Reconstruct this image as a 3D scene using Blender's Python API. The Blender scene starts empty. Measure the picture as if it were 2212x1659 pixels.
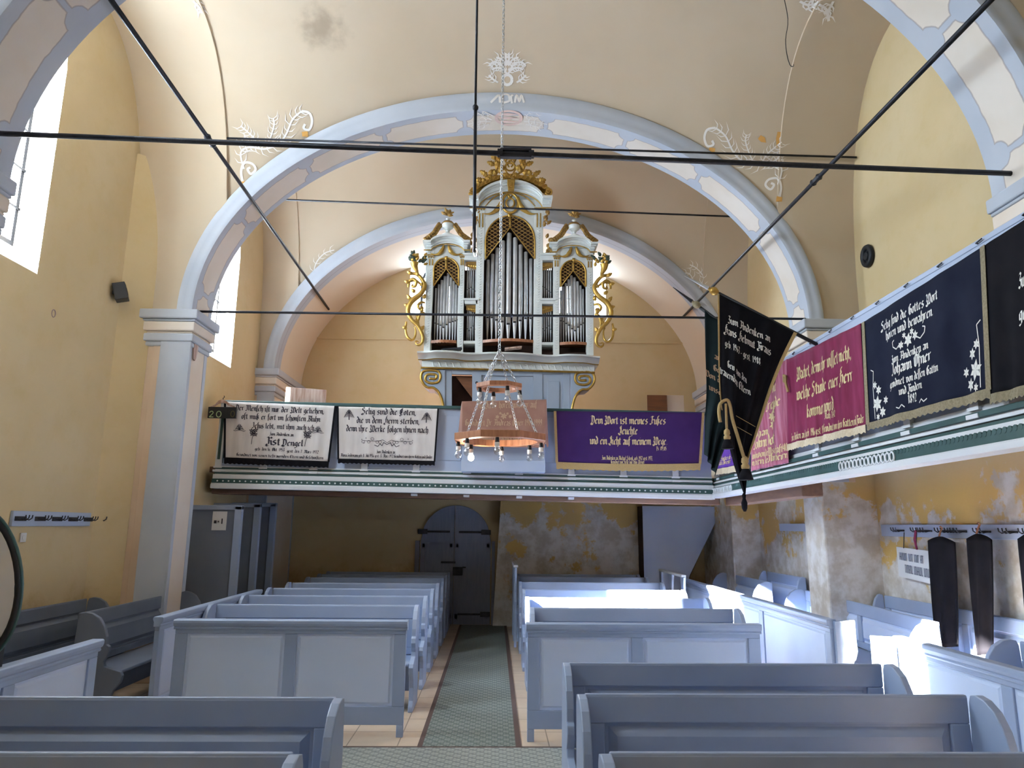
import bpy, bmesh, math, random
from mathutils import Vector, Matrix
from mathutils.bvhtree import BVHTree
random.seed(7)
S = bpy.context.scene
COL = S.collection
# ---------------------------------------------------------------- camera
W, H, F, HC = 2212, 1659, 1534.0, 1.8
VPX, VPY, ROLL = 1068.0, 1134.0, 0.013
_y = Vector(((VPX - W / 2) / F, -(VPY - H / 2) / F, 1.0)).normalized()
_u = Vector((math.sin(ROLL), math.cos(ROLL), 0))
_z = (_u - _y * _u.dot(_y)).normalized()
_Y = Vector((_y.x, _y.y, -_y.z)); _Z = Vector((_z.x, _z.y, -_z.z))
_X = _Y.cross(_Z)
M3 = Matrix((_X, _Y, _Z))            # rows: world axes in camera axes, so M3 @ (camera vector) = world vector
cam = bpy.data.cameras.new('camera'); cam.sensor_width = 36; cam.lens = F / W * 36; cam.clip_start = 0.05
co = bpy.data.objects.new('camera', cam); COL.objects.link(co)
co.matrix_world = Matrix.Translation((0, 0, HC)) @ M3.to_4x4()
S.camera = co
def ray(px, py):
    return M3 @ Vector(((px - W / 2) / F, -(py - H / 2) / F, -1.0))
def at(px, py, y=None, x=None, z=None):
    """measure a point of the place: where the sight line of a photo point meets a plane"""
    d = ray(px, py); o = Vector((0, 0, HC))
    t = y / d.y if y is not None else x / d.x if x is not None else (z - HC) / d.z
    return o + d * t
# ---------------------------------------------------------------- sky, sun, exposure
wd = bpy.data.worlds.new('sky'); S.world = wd; wd.use_nodes = True
wd.node_tree.nodes['Background'].inputs[0].default_value = (0.74, 0.88, 1.0, 1)
wd.node_tree.nodes['Background'].inputs[1].default_value = 15.5
sl = bpy.data.lights.new('sun', 'SUN'); sl.energy = 130; sl.angle = 0.012; sl.color = (1.0, 0.93, 0.82)
so = bpy.data.objects.new('sun', sl); COL.objects.link(so)
so.rotation_euler = Vector((6.5, 3.1, -4.65)).to_track_quat('-Z', 'Y').to_euler()
S.view_settings.view_transform = 'Standard'; S.view_settings.look = 'None'
S.view_settings.exposure = 1.55; S.view_settings.gamma = 1.0
S.view_settings.use_curve_mapping = False
cy = S.cycles
cy.use_denoising = True
cy.max_bounces = 10; cy.diffuse_bounces = 8; cy.glossy_bounces = 3; cy.transparent_max_bounces = 12
cy.caustics_reflective = False; cy.caustics_refractive = False; cy.sample_clamp_indirect = 6
# ---------------------------------------------------------------- materials
def mat(name, c1, c2=None, scale=3.0, rough=0.7, metal=0.0, bump=0.0, detail=4.0, lo=0.35, hi=0.65, stretch=None, spec=0.35, bscale=None):
    m = bpy.data.materials.new(name); m.use_nodes = True
    nt = m.node_tree; N = nt.nodes; L = nt.links; b = N['Principled BSDF']
    b.inputs['Roughness'].default_value = rough; b.inputs['Metallic'].default_value = metal
    b.inputs['Specular IOR Level'].default_value = spec
    c1 = (*c1, 1); b.inputs['Base Color'].default_value = c1
    if c2 is not None or bump:
        tc = N.new('ShaderNodeTexCoord'); mp = N.new('ShaderNodeMapping')
        L.new(tc.outputs['Object'], mp.inputs[0])
        if stretch: mp.inputs['Scale'].default_value = stretch
        nz = N.new('ShaderNodeTexNoise'); nz.inputs['Scale'].default_value = scale; nz.inputs['Detail'].default_value = detail
        L.new(mp.outputs[0], nz.inputs['Vector'])
        if c2 is not None:
            r = N.new('ShaderNodeValToRGB'); e = r.color_ramp.elements
            e[0].position = lo; e[0].color = c1; e[1].position = hi; e[1].color = (*c2, 1)
            L.new(nz.outputs[0], r.inputs[0]); L.new(r.outputs[0], b.inputs['Base Color'])
        if bump:
            bz = N.new('ShaderNodeTexNoise'); bz.inputs['Scale'].default_value = bscale or scale * 6; bz.inputs['Detail'].default_value = 3
            L.new(mp.outputs[0], bz.inputs['Vector'])
            bm_ = N.new('ShaderNodeBump'); bm_.inputs['Strength'].default_value = bump; bm_.inputs['Distance'].default_value = 0.01
            L.new(bz.outputs[0], bm_.inputs['Height']); L.new(bm_.outputs[0], b.inputs['Normal'])
    return m
class NT:
    """small node-graph helper"""
    def __init__(s, m): s.nt = m.node_tree; s.N = s.nt.nodes; s.L = s.nt.links; s.b = s.N['Principled BSDF']
    def put(s, sock, v):
        if isinstance(v, bpy.types.NodeSocket): s.L.new(v, sock)
        else: sock.default_value = v
    def math(s, op, a, b=0.0, c=None, clamp=False):
        n = s.N.new('ShaderNodeMath'); n.operation = op; n.use_clamp = clamp
        s.put(n.inputs[0], a); s.put(n.inputs[1], b)
        if c is not None: s.put(n.inputs[2], c)
        return n.outputs[0]
    def noise(s, vec, scale, detail=4.0, rough=0.5):
        n = s.N.new('ShaderNodeTexNoise'); n.inputs['Scale'].default_value = scale; n.inputs['Detail'].default_value = detail
        n.inputs['Roughness'].default_value = rough; s.L.new(vec, n.inputs['Vector']); return n.outputs[0]
    def mix(s, f, a, b):
        n = s.N.new('ShaderNodeMix'); n.data_type = 'RGBA'
        s.put(n.inputs[0], f); s.put(n.inputs[6], (*a, 1) if isinstance(a, tuple) and len(a) == 3 else a)
        s.put(n.inputs[7], (*b, 1) if isinstance(b, tuple) and len(b) == 3 else b); return n.outputs[2]
    def obj(s):
        tc = s.N.new('ShaderNodeTexCoord'); return tc.outputs['Object']
    def uv(s):
        tc = s.N.new('ShaderNodeTexCoord'); return tc.outputs['UV']
    def sep(s, v):
        n = s.N.new('ShaderNodeSeparateXYZ'); s.L.new(v, n.inputs[0]); return n.outputs
    def ramp(s, v, a, b):
        n = s.N.new('ShaderNodeMapRange'); n.interpolation_type = 'SMOOTHSTEP'
        s.put(n.inputs[0], v); n.inputs[1].default_value = a; n.inputs[2].default_value = b; return n.outputs[0]
    def bump(s, h, st=0.3, d=0.01):
        n = s.N.new('ShaderNodeBump'); n.inputs['Strength'].default_value = st; n.inputs['Distance'].default_value = d
        s.L.new(h, n.inputs['Height']); s.L.new(n.outputs[0], s.b.inputs['Normal'])
def base(name, rough=0.8):
    m = bpy.data.materials.new(name); m.use_nodes = True; g = NT(m); g.b.inputs['Roughness'].default_value = rough
    g.b.inputs['Specular IOR Level'].default_value = 0.25; return m, g
OCHRE = (0.575, 0.455, 0.265); OCHRE2 = (0.54, 0.41, 0.20); VAULT = (0.55, 0.46, 0.35); GREY = (0.43, 0.47, 0.545); CREAM = (0.74, 0.67, 0.60)
def plaster_wall(name, peel):
    """ochre limewash; peel > 0 bares pale damp plaster in blotches on the lower wall"""
    m, g = base(name, 0.9); o = g.obj(); x, y, z = g.sep(o)
    n1 = g.noise(o, 0.9, 5); n2 = g.noise(o, 4.5, 6, 0.6); n3 = g.noise(o, 1.5, 9, 0.68)
    c = g.mix(g.ramp(n1, 0.35, 0.7), OCHRE, (0.61, 0.495, 0.31))
    c = g.mix(g.math('MULTIPLY', g.ramp(n2, 0.45, 0.75), 0.35), c, OCHRE2)
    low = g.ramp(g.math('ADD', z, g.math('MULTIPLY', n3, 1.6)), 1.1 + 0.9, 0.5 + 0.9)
    c = g.mix(g.math('MULTIPLY', low, 0.8), c, (0.33, 0.215, 0.075))  # brown stain low down, deepened further to stand for shade under the gallery
    if peel:
        c = g.mix(g.ramp(z, 2.6, 2.1), c, g.mix(g.ramp(n1, .4, .65), (0.60, 0.40, 0.13), (0.52, 0.36, 0.15)))
        f = g.math('MULTIPLY', g.ramp(g.math('ADD', n3, g.math('MULTIPLY', g.ramp(z, 2.5, 0.9), peel)), 0.545, 0.60), g.ramp(z, 2.6, 2.3))
        pale = g.mix(g.ramp(n2, 0.35, 0.65), (0.72, 0.70, 0.67), (0.50, 0.45, 0.38))
        c = g.mix(f, c, pale)
    g.L.new(c, g.b.inputs['Base Color']); g.bump(g.noise(o, 14, 5), 0.25, 0.01)
    return m
M = {}
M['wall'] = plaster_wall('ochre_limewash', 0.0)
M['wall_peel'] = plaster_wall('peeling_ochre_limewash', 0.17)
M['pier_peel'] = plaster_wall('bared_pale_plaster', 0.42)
def vault_mat():
    m, g = base('vault_limewash', 0.9); o = g.obj()
    c = g.mix(g.ramp(g.noise(o, 0.7, 4), 0.35, 0.7), VAULT, (0.51, 0.42, 0.31))
    c = g.mix(g.math('MULTIPLY', g.ramp(g.noise(o, 3.2, 6, 0.6), 0.5, 0.75), 0.3), c, (0.55, 0.42, 0.31))
    # one sooty stain on the crown
    v = g.N.new('ShaderNodeVectorMath'); v.operation = 'DISTANCE'; g.L.new(o, v.inputs[0]); v.inputs[1].default_value = STAIN
    d = g.math('ADD', v.outputs[1], g.math('MULTIPLY', g.math('SUBTRACT', g.noise(o, 6, 5), 0.5), 0.55))
    c = g.mix(g.math('MULTIPLY', g.ramp(d, 0.36, 0.02), 0.55), c, (0.20, 0.15, 0.11))
    g.L.new(c, g.b.inputs['Base Color']); g.bump(g.noise(o, 9, 4), 0.2, 0.01)
    return m
M['grey'] = mat('grey_blue_limewash', GREY, (0.49, 0.525, 0.59), 1.6, 0.85, bump=0.15)
M['cream'] = mat('cream_limewash', (0.70, 0.59, 0.49), CREAM, 1.5, 0.85, bump=0.15)
M['pink'] = mat('pink_cream_limewash', (0.62, 0.46, 0.33), (0.68, 0.53, 0.40), 1.2, 0.88, bump=0.15)
M['white_paint'] = mat('white_ornament_paint', (0.80, 0.77, 0.74), rough=0.9)
M['orange_paint'] = mat('orange_ornament_paint', (0.62, 0.34, 0.10), rough=0.9)
M['pew'] = mat('blue_grey_gloss_paint', (0.29, 0.365, 0.52), (0.325, 0.40, 0.56), 2.0, 0.38, bump=0.06, bscale=18, spec=0.5)
M['pew_panel'] = mat('pale_blue_grey_gloss_paint', (0.54, 0.64, 0.83), (0.58, 0.67, 0.86), 2.0, 0.42, bump=0.06, bscale=18, spec=0.45)
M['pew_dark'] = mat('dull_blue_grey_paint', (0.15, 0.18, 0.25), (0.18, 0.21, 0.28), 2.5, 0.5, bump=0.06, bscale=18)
M['gal'] = mat('gallery_grey_blue_paint', (0.38, 0.45, 0.60), (0.42, 0.49, 0.64), 1.5, 0.5)
M['gal_white'] = mat('gallery_white_paint', (0.66, 0.69, 0.74), (0.72, 0.74, 0.78), 2.0, 0.5)
M['green'] = mat('dark_green_paint', (0.030, 0.075, 0.075), (0.045, 0.10, 0.10), 5, 0.5)
M['black'] = mat('black_paint', (0.015, 0.016, 0.02), rough=0.5)
M['iron'] = mat('black_iron', (0.018, 0.02, 0.028), (0.035, 0.036, 0.045), 12, 0.45, metal=0.5, bump=0.2)
M['steel'] = mat('bright_steel', (0.55, 0.56, 0.58), rough=0.28, metal=1.0)
M['beam'] = mat('dark_brown_timber', (0.11, 0.06, 0.045), (0.16, 0.09, 0.06), 3, 0.7, stretch=(1, 6, 6))
M['wood'] = mat('reddish_varnished_wood', (0.30, 0.12, 0.06), (0.42, 0.19, 0.10), 4, 0.35, stretch=(8, 8, 1.5), spec=0.5)
M['oak'] = mat('worn_brown_board', (0.36, 0.22, 0.17), (0.55, 0.42, 0.37), 3, 0.75, stretch=(9, 9, 1))
M['case'] = mat('organ_white_paint', (0.66, 0.70, 0.69), (0.73, 0.76, 0.75), 3, 0.45)
M['case_blue'] = mat('organ_grey_blue_paint', (0.34, 0.41, 0.52), (0.38, 0.45, 0.56), 2, 0.5)
M['gold'] = mat('gilding', (0.56, 0.36, 0.09), (0.42, 0.25, 0.06), 14, 0.38, metal=0.75, bump=0.25)
M['gold_dark'] = mat('old_gilding', (0.40, 0.24, 0.07), (0.28, 0.16, 0.05), 14, 0.5, metal=0.5, bump=0.25)
M['tin'] = mat('pipe_tin', (0.60, 0.61, 0.63), (0.50, 0.505, 0.52), 9, 0.40, metal=0.45)
M['dark_in'] = mat('shade_dark_wood', (0.05, 0.025, 0.02), (0.03, 0.016, 0.012), 4, 0.8)  # the darkness of enclosed insides is put into this colour
M['brown_in'] = mat('brown_interior_wood', (0.24, 0.10, 0.045), (0.17, 0.075, 0.04), 3, 0.6, stretch=(1, 1, 7))
M['leaf'] = mat('dark_green_leaf_paint', (0.05, 0.07, 0.05), rough=0.6)
M['cl_white'] = mat('off_white_satin', (0.60, 0.56, 0.55), (0.66, 0.62, 0.60), 3, 0.45, stretch=(6, 6, 1), spec=0.5)
M['cl_black'] = mat('black_cloth', (0.006, 0.006, 0.009), (0.010, 0.009, 0.012), 6, 0.85, spec=0.1)
M['cl_navy'] = mat('midnight_blue_velvet', (0.008, 0.010, 0.024), (0.012, 0.015, 0.032), 4, 0.85, spec=0.12)
M['cl_purple'] = mat('deep_purple_cloth', (0.035, 0.012, 0.085), (0.045, 0.016, 0.10), 4, 0.8, spec=0.2)
M['cl_violet'] = mat('violet_cloth', (0.10, 0.035, 0.27), (0.13, 0.05, 0.32), 4, 0.8, spec=0.2)
M['cl_crim'] = mat('crimson_cloth', (0.17, 0.014, 0.052), (0.21, 0.022, 0.072), 4, 0.75, stretch=(1, 4, 1), spec=0.25)
M['cl_fade'] = mat('faded_crimson_cloth', (0.27, 0.05, 0.10), (0.42, 0.17, 0.24), 3, 0.75, stretch=(1, 9, .6), spec=0.25)
M['cl_brown'] = mat('old_rose_brown_velvet', (0.25, 0.13, 0.10), (0.31, 0.17, 0.13), 4, 0.85, spec=0.2)
M['cl_dgreen'] = mat('black_green_velvet', (0.008, 0.015, 0.018), (0.011, 0.021, 0.024), 4, 0.8, spec=0.12)
M['fr_gold'] = mat('gold_fringe', (0.42, 0.30, 0.14), (0.33, 0.22, 0.09), 60, 0.8, stretch=(6, 6, 1))
M['fr_cream'] = mat('cream_fringe', (0.66, 0.56, 0.40), (0.56, 0.46, 0.32), 60, 0.8)
M['fr_dull'] = mat('dull_gold_fringe', (0.27, 0.23, 0.15), (0.20, 0.165, 0.10), 60, 0.8)
M['ink'] = mat('black_lettering', (0.035, 0.03, 0.045), rough=0.8)
M['ink_gold'] = mat('pale_gold_lettering', (0.66, 0.52, 0.28), rough=0.6)
M['ink_white'] = mat('white_lettering', (0.72, 0.71, 0.66), rough=0.6)
M['ink_faint'] = mat('faded_gold_lettering', (0.42, 0.28, 0.18), rough=0.7)
M['paper'] = mat('white_paper', (0.70, 0.71, 0.72), rough=0.8)
M['ink_grey'] = mat('grey_lettering', (0.20, 0.22, 0.27), rough=0.8)
M['plastic'] = mat('white_plastic', (0.62, 0.62, 0.60), rough=0.4)
M['porcelain'] = mat('white_porcelain', (0.75, 0.75, 0.73), rough=0.25)
M['chalk'] = mat('pale_green_chalk', (0.42, 0.55, 0.30), rough=0.8)
M['chalk_dim'] = mat('dull_gold_numeral', (0.10, 0.085, 0.04), rough=0.8)
M['door'] = mat('door_slate_paint', (0.17, 0.19, 0.26), (0.20, 0.22, 0.29), 3, 0.6, stretch=(9, 1, 1))
M['lead'] = mat('lead_came', (0.03, 0.03, 0.035), rough=0.6)
M['sill'] = mat('white_reveal_plaster', (0.78, 0.77, 0.76), (0.70, 0.69, 0.68), 3, 0.85)
M['rose'] = mat('rose_medallion_paint', (0.66, 0.50, 0.46), rough=0.9)
M['line'] = mat('brown_line_paint', (0.30, 0.22, 0.22), rough=0.9)
def glass_mat(name, tint=(1, 1, 1), gloss=0.06):
    m = bpy.data.materials.new(name); m.use_nodes = True; N = m.node_tree.nodes; L = m.node_tree.links
    N.remove(N['Principled BSDF']); t = N.new('ShaderNodeBsdfTransparent'); t.inputs[0].default_value = (*tint, 1)
    g = N.new('ShaderNodeBsdfGlossy'); g.inputs['Roughness'].default_value = 0.05
    x = N.new('ShaderNodeMixShader'); x.inputs[0].default_value = gloss
    L.new(t.outputs[0], x.inputs[1]); L.new(g.outputs[0], x.inputs[2]); L.new(x.outputs[0], N['Material Output'].inputs[0]); return m
M['glass'] = glass_mat('window_glass', (0.97, 0.98, 1.0))
M['bulb'] = glass_mat('bulb_glass', (0.95, 0.95, 0.95), 0.22)
def emit(name, c, s):
    m, g = base(name); g.b.inputs['Emission Color'].default_value = (*c, 1); g.b.inputs['Emission Strength'].default_value = s; return m
M['bulb_lit'] = emit('lit_bulb', (1, 0.96, 0.9), 9.0)
def tile_floor():
    m, g = base('pale_stone_tiles', 0.45); o = g.obj(); x, y, z = g.sep(o)
    def grout(a, p): return g.math('ABSOLUTE', g.math('SUBTRACT', g.math('MODULO', g.math('ADD', a, 60.0), p), p / 2))
    d = g.math('MAXIMUM', grout(x, 0.42), grout(y, 0.42))
    c = g.mix(g.ramp(g.noise(o, 2.5, 5), 0.3, 0.7), (0.60, 0.48, 0.36), (0.52, 0.41, 0.31))
    c = g.mix(g.ramp(d, 0.2035, 0.2065), c, (0.25, 0.19, 0.14))
    g.L.new(c, g.b.inputs['Base Color']); return m
M['floor'] = tile_floor()
def carpet_mat(name, a, b, c2, px, py):
    m, g = base(name, 0.95); o = g.obj(); x, y, z = g.sep(o)
    sx = g.math('SINE', g.math('MULTIPLY', x, 2 * math.pi / px)); sy = g.math('SINE', g.math('MULTIPLY', y, 2 * math.pi / py))
    sx2 = g.math('SINE', g.math('MULTIPLY', x, 4 * math.pi / px)); sy2 = g.math('SINE', g.math('MULTIPLY', y, 4 * math.pi / py))
    p = g.math('MULTIPLY', sx, sy); q = g.math('MULTIPLY', sx2, sy2)
    col = g.mix(g.ramp(p, -0.15, 0.25), a, b); col = g.mix(g.math('MULTIPLY', g.ramp(q, 0.4, 0.7), 0.6), col, c2)
    col = g.mix(g.math('MULTIPLY', g.noise(o, 60, 3), 0.35), col, (0.05, 0.055, 0.05))
    g.L.new(col, g.b.inputs['Base Color']); g.bump(g.noise(o, 90, 2), 0.5, 0.004); return m
M['runner'] = carpet_mat('green_patterned_runner', (0.125, 0.15, 0.14), (0.21, 0.235, 0.215), (0.33, 0.35, 0.29), 0.10, 0.12)
M['cross_carpet'] = carpet_mat('grey_green_patterned_carpet', (0.22, 0.235, 0.225), (0.33, 0.345, 0.325), (0.48, 0.49, 0.40), 0.12, 0.10)
M['bind'] = mat('brown_carpet_binding', (0.10, 0.065, 0.055), rough=0.9)
# ---------------------------------------------------------------- mesh builder
class MB:
    def __init__(s): s.v = []; s.f = []; s.m = []; s.k = []; s.key = None
    def add(s, vs, fs, mi=0):
        n = len(s.v); s.v += [tuple(v) for v in vs]
        for f in fs: s.f.append([n + i for i in f]); s.m.append(mi); s.k.append(s.key)
        return n
    def box(s, x0, x1, y0, y1, z0, z1, mi=0):
        s.add([(x0, y0, z0), (x1, y0, z0), (x1, y1, z0), (x0, y1, z0), (x0, y0, z1), (x1, y0, z1), (x1, y1, z1), (x0, y1, z1)],
              [(0, 3, 2, 1), (4, 5, 6, 7), (0, 1, 5, 4), (1, 2, 6, 5), (2, 3, 7, 6), (3, 0, 4, 7)], mi); return s
    def prism(s, poly, fn, d0, d1, mi=0):
        """poly: 2d outline; fn(a,b,d) -> point; extruded from d0 to d1"""
        n = len(poly); vs = [fn(a, b, d0) for a, b in poly] + [fn(a, b, d1) for a, b in poly]
        tri = tess(poly)
        fs = [tuple(t) for t in tri] + [tuple(n + i for i in reversed(t)) for t in tri]
        fs += [(i, i + n, (i + 1) % n + n, (i + 1) % n) for i in range(n)]
        s.add(vs, fs, mi); return s
    def grid(s, fn, us, vs_, mi=0, close_u=False):
        nu, nv = len(us), len(vs_); pts = [fn(u, v) for v in vs_ for u in us]
        fs = [(j * nu + i, j * nu + (i + 1) % nu, (j + 1) * nu + (i + 1) % nu, (j + 1) * nu + i) for j in range(nv - 1) for i in range(nu if close_u else nu - 1)]
        n0 = s.add(pts, fs, mi); return n0
    def tube(s, pts, r, seg=6, mi=0, cap=True, closed=False):
        pts = [Vector(p) for p in pts]; n = len(pts); rs = r if isinstance(r, (list, tuple)) else [r] * n
        t0 = (pts[1] - pts[0]).normalized(); a = t0.orthogonal().normalized(); vs = []
        for i, p in enumerate(pts):
            if closed: t = (pts[(i + 1) % n] - pts[i - 1]).normalized()
            else: t = (pts[min(i + 1, n - 1)] - pts[max(i - 1, 0)]).normalized()
            a = (a - t * a.dot(t)); a = a.normalized() if a.length > 1e-6 else t.orthogonal().normalized(); b = t.cross(a)
            for k in range(seg):
                an = 2 * math.pi * k / seg; vs.append(p + (a * math.cos(an) + b * math.sin(an)) * rs[i])
        fs = []
        for i in range(n if closed else n - 1):
            for k in range(seg):
                j = (i + 1) % n; fs.append((i * seg + k, i * seg + (k + 1) % seg, j * seg + (k + 1) % seg, j * seg + k))
        if cap and not closed: fs.append(tuple(range(seg - 1, -1, -1))); fs.append(tuple(range((n - 1) * seg, n * seg)))
        s.add(vs, fs, mi); return s
    def lathe(s, prof, c=(0, 0, 0), seg=16, mi=0, ax='z'):
        vs = []
        for r, h in prof:
            for k in range(seg):
                a = 2 * math.pi * k / seg; u, w = r * math.cos(a), r * math.sin(a)
                p = (u, w, h) if ax == 'z' else (h, u, w) if ax == 'x' else (w, h, u)
                vs.append((c[0] + p[0], c[1] + p[1], c[2] + p[2]))
        n = len(prof)
        fs = [(i * seg + k, i * seg + (k + 1) % seg, (i + 1) * seg + (k + 1) % seg, (i + 1) * seg + k) for i in range(n - 1) for k in range(seg)]
        fs += [tuple(range(seg - 1, -1, -1)), tuple(range((n - 1) * seg, n * seg))]
        s.add(vs, fs, mi); return s
    def build_split(s, m, parent, w=False):
        """one part per marked piece: each line of lettering, each motif"""
        for key in dict.fromkeys(s.k):
            q = MB(); idx = {}
            for f, mi, k in zip(s.f, s.m, s.k):
                if k != key: continue
                for i in f:
                    if i not in idx: idx[i] = len(q.v); q.v.append(s.v[i])
                q.f.append([idx[i] for i in f]); q.m.append(mi)
            q.build(key[0] if key else 'lettering', m, parent, w=w)
    def build(s, name, m, parent=None, smooth=False, bevel=0.0, solid=0.0, seg=2, angle=None, w=False):
        me = bpy.data.meshes.new(name); me.from_pydata(s.v, [], s.f)
        ms = m if isinstance(m, (list, tuple)) else [m]
        for x in ms: me.materials.append(M[x] if isinstance(x, str) else x)
        me.polygons.foreach_set('material_index', s.m)
        b = bmesh.new(); b.from_mesh(me)
        bmesh.ops.recalc_face_normals(b, faces=b.faces); b.to_mesh(me); b.free()
        if smooth: me.polygons.foreach_set('use_smooth', [True] * len(me.polygons))
        o = bpy.data.objects.new(name, me); COL.objects.link(o)
        if parent:
            o.parent = parent
            if w and parent.type == 'EMPTY': o.matrix_parent_inverse = parent.matrix_basis.inverted()
        if bevel:
            q = o.modifiers.new('bevel', 'BEVEL'); q.width = bevel; q.segments = seg; q.limit_method = 'ANGLE'; q.angle_limit = 0.6
        if solid:
            q = o.modifiers.new('solid', 'SOLIDIFY'); q.thickness = solid; q.offset = 0
        if angle:
            me.set_sharp_from_angle(angle=angle)
        return o
def tess(poly):
    from mathutils.geometry import tessellate_polygon
    return tessellate_polygon([[Vector((a, b, 0)) for a, b in poly]])
def fill_holes(loops):
    """triangulate the first loop minus the other loops; returns 2d points and triangles"""
    from mathutils.geometry import tessellate_polygon
    pts = [p for l in loops for p in l]
    return pts, tessellate_polygon([[Vector((a, b, 0)) for a, b in l] for l in loops])
def thing(name, label, cat, loc=(0, 0, 0), rot=(0, 0, 0), group=None):
    o = bpy.data.objects.new(name, None); COL.objects.link(o); o.empty_display_size = 0.1
    o.location = loc; o.rotation_euler = rot; return tag(o, label, cat, group)
def tag(o, label, cat, group=None, kind=None):
    o['label'] = label; o['category'] = cat
    if group: o['group'] = group
    if kind: o['kind'] = kind
    return o
def struct(o): o['kind'] = 'structure'; return o
def part(o, label): o['label'] = label; return o
def dup(root, loc, rot=None, label=None, group=None):
    r = root.copy(); COL.objects.link(r); r.location = loc
    if rot is not None: r.rotation_euler = rot
    if label: r['label'] = label
    if group: r['group'] = group
    for ch in root.children:
        c = ch.copy(); COL.objects.link(c); c.parent = r
        for g in ch.children:
            d = g.copy(); COL.objects.link(d); d.parent = c
    return r
def lin(a, b, n): return [a + (b - a) * i / (n - 1) for i in range(n)]
def arc(cx, cz, rx, rz, a0, a1, n): return [(cx + rx * math.cos(a0 + (a1 - a0) * i / (n - 1)), cz + rz * math.sin(a0 + (a1 - a0) * i / (n - 1))) for i in range(n)]
PI = math.pi
# ================================================================ the shell
XA = 0.08                      # nave axis
Z0 = 4.40                      # springing
AO, RO = 4.06, 3.10            # extrados of the ribs
AI, RI = 3.90, 2.88            # intrados
ARRIS = 3.58                   # where the wall arches cut the sail vault
YB = 13.75
PIERS = [(4.6, 5.2), (8.66, 9.2), (12.05, YB)]
BAYS = [(-3.0, 4.6, -4.6, 4.65), (5.2, 8.66, -4.6, 4.65), (9.2, 12.05, -4.12, 4.45)]
def ell(x):
    t = (x - XA) / AO
    return RO * math.sqrt(max(0.0, 1 - t * t))
def lun(y, b):
    c = (b[0] + b[1]) / 2; h = (b[1] - b[0]) / 2; t = min(1.0, abs(y - c) / h)
    return (3.35 if h < 2 else 3.5) * max(0.0, 1 - t ** 2.6) ** (1 / 2.6)
def vz(x, y, b): return Z0 + (ell(x) ** 4 + lun(y, b) ** 4) ** 0.25
mb = MB()
for b in BAYS:
    c, h = (b[0] + b[1]) / 2, (b[1] - b[0]) / 2
    ys = [c - h * math.cos(PI * i / 36) for i in range(37)]
    mb.grid(lambda u, v: (u, v, vz(u, v, b)), lin(XA - ARRIS, XA + ARRIS, 49), ys)
    for s, xw in ((-1, b[2] - .05), (1, b[3] + .05)):
        xr = XA + s * ARRIS
        mb.grid(lambda u, v: (u, v, Z0 + max(lun(v, b), ell(u))), lin(xr, XA + s * AO, 7) + [xw], ys)
        mb.grid(lambda u, v: (xr, v, (vz(xr, v, b) if u else Z0 + max(lun(v, b), ell(xr)))), [0, 1], ys)
for p0, p1 in PIERS:           # the strip of barrel above each rib
    mb.grid(lambda u, v: (XA + AO * math.cos(u), v, Z0 + RO * math.sin(u)), lin(0, PI, 41), [p0, p1])
ceil = struct(mb.build('ceiling', 'wall', smooth=True, angle=0.55))
def tree_of(o):
    return BVHTree.FromPolygons([v.co for v in o.data.vertices], [p.vertices for p in o.data.polygons])
CEIL = tree_of(ceil)
def hit(px, py, tree=None):
    p, n, i, d = (tree or CEIL).ray_cast(Vector((0, 0, HC)), ray(px, py).normalized())
    return p, (n if n is not None and n.dot(ray(px, py)) < 0 else -n if n is not None else None)
STAIN = tuple(hit(697, 62)[0])
M['vault'] = vault_mat(); ceil.data.materials[0] = M['vault']
# ---- floor
mb = MB(); mb.grid(lambda u, v: (u, v, 0), lin(-5.6, 5.7, 3), lin(-3, 14.5, 3)); struct(mb.build('floor', 'floor'))
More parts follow.
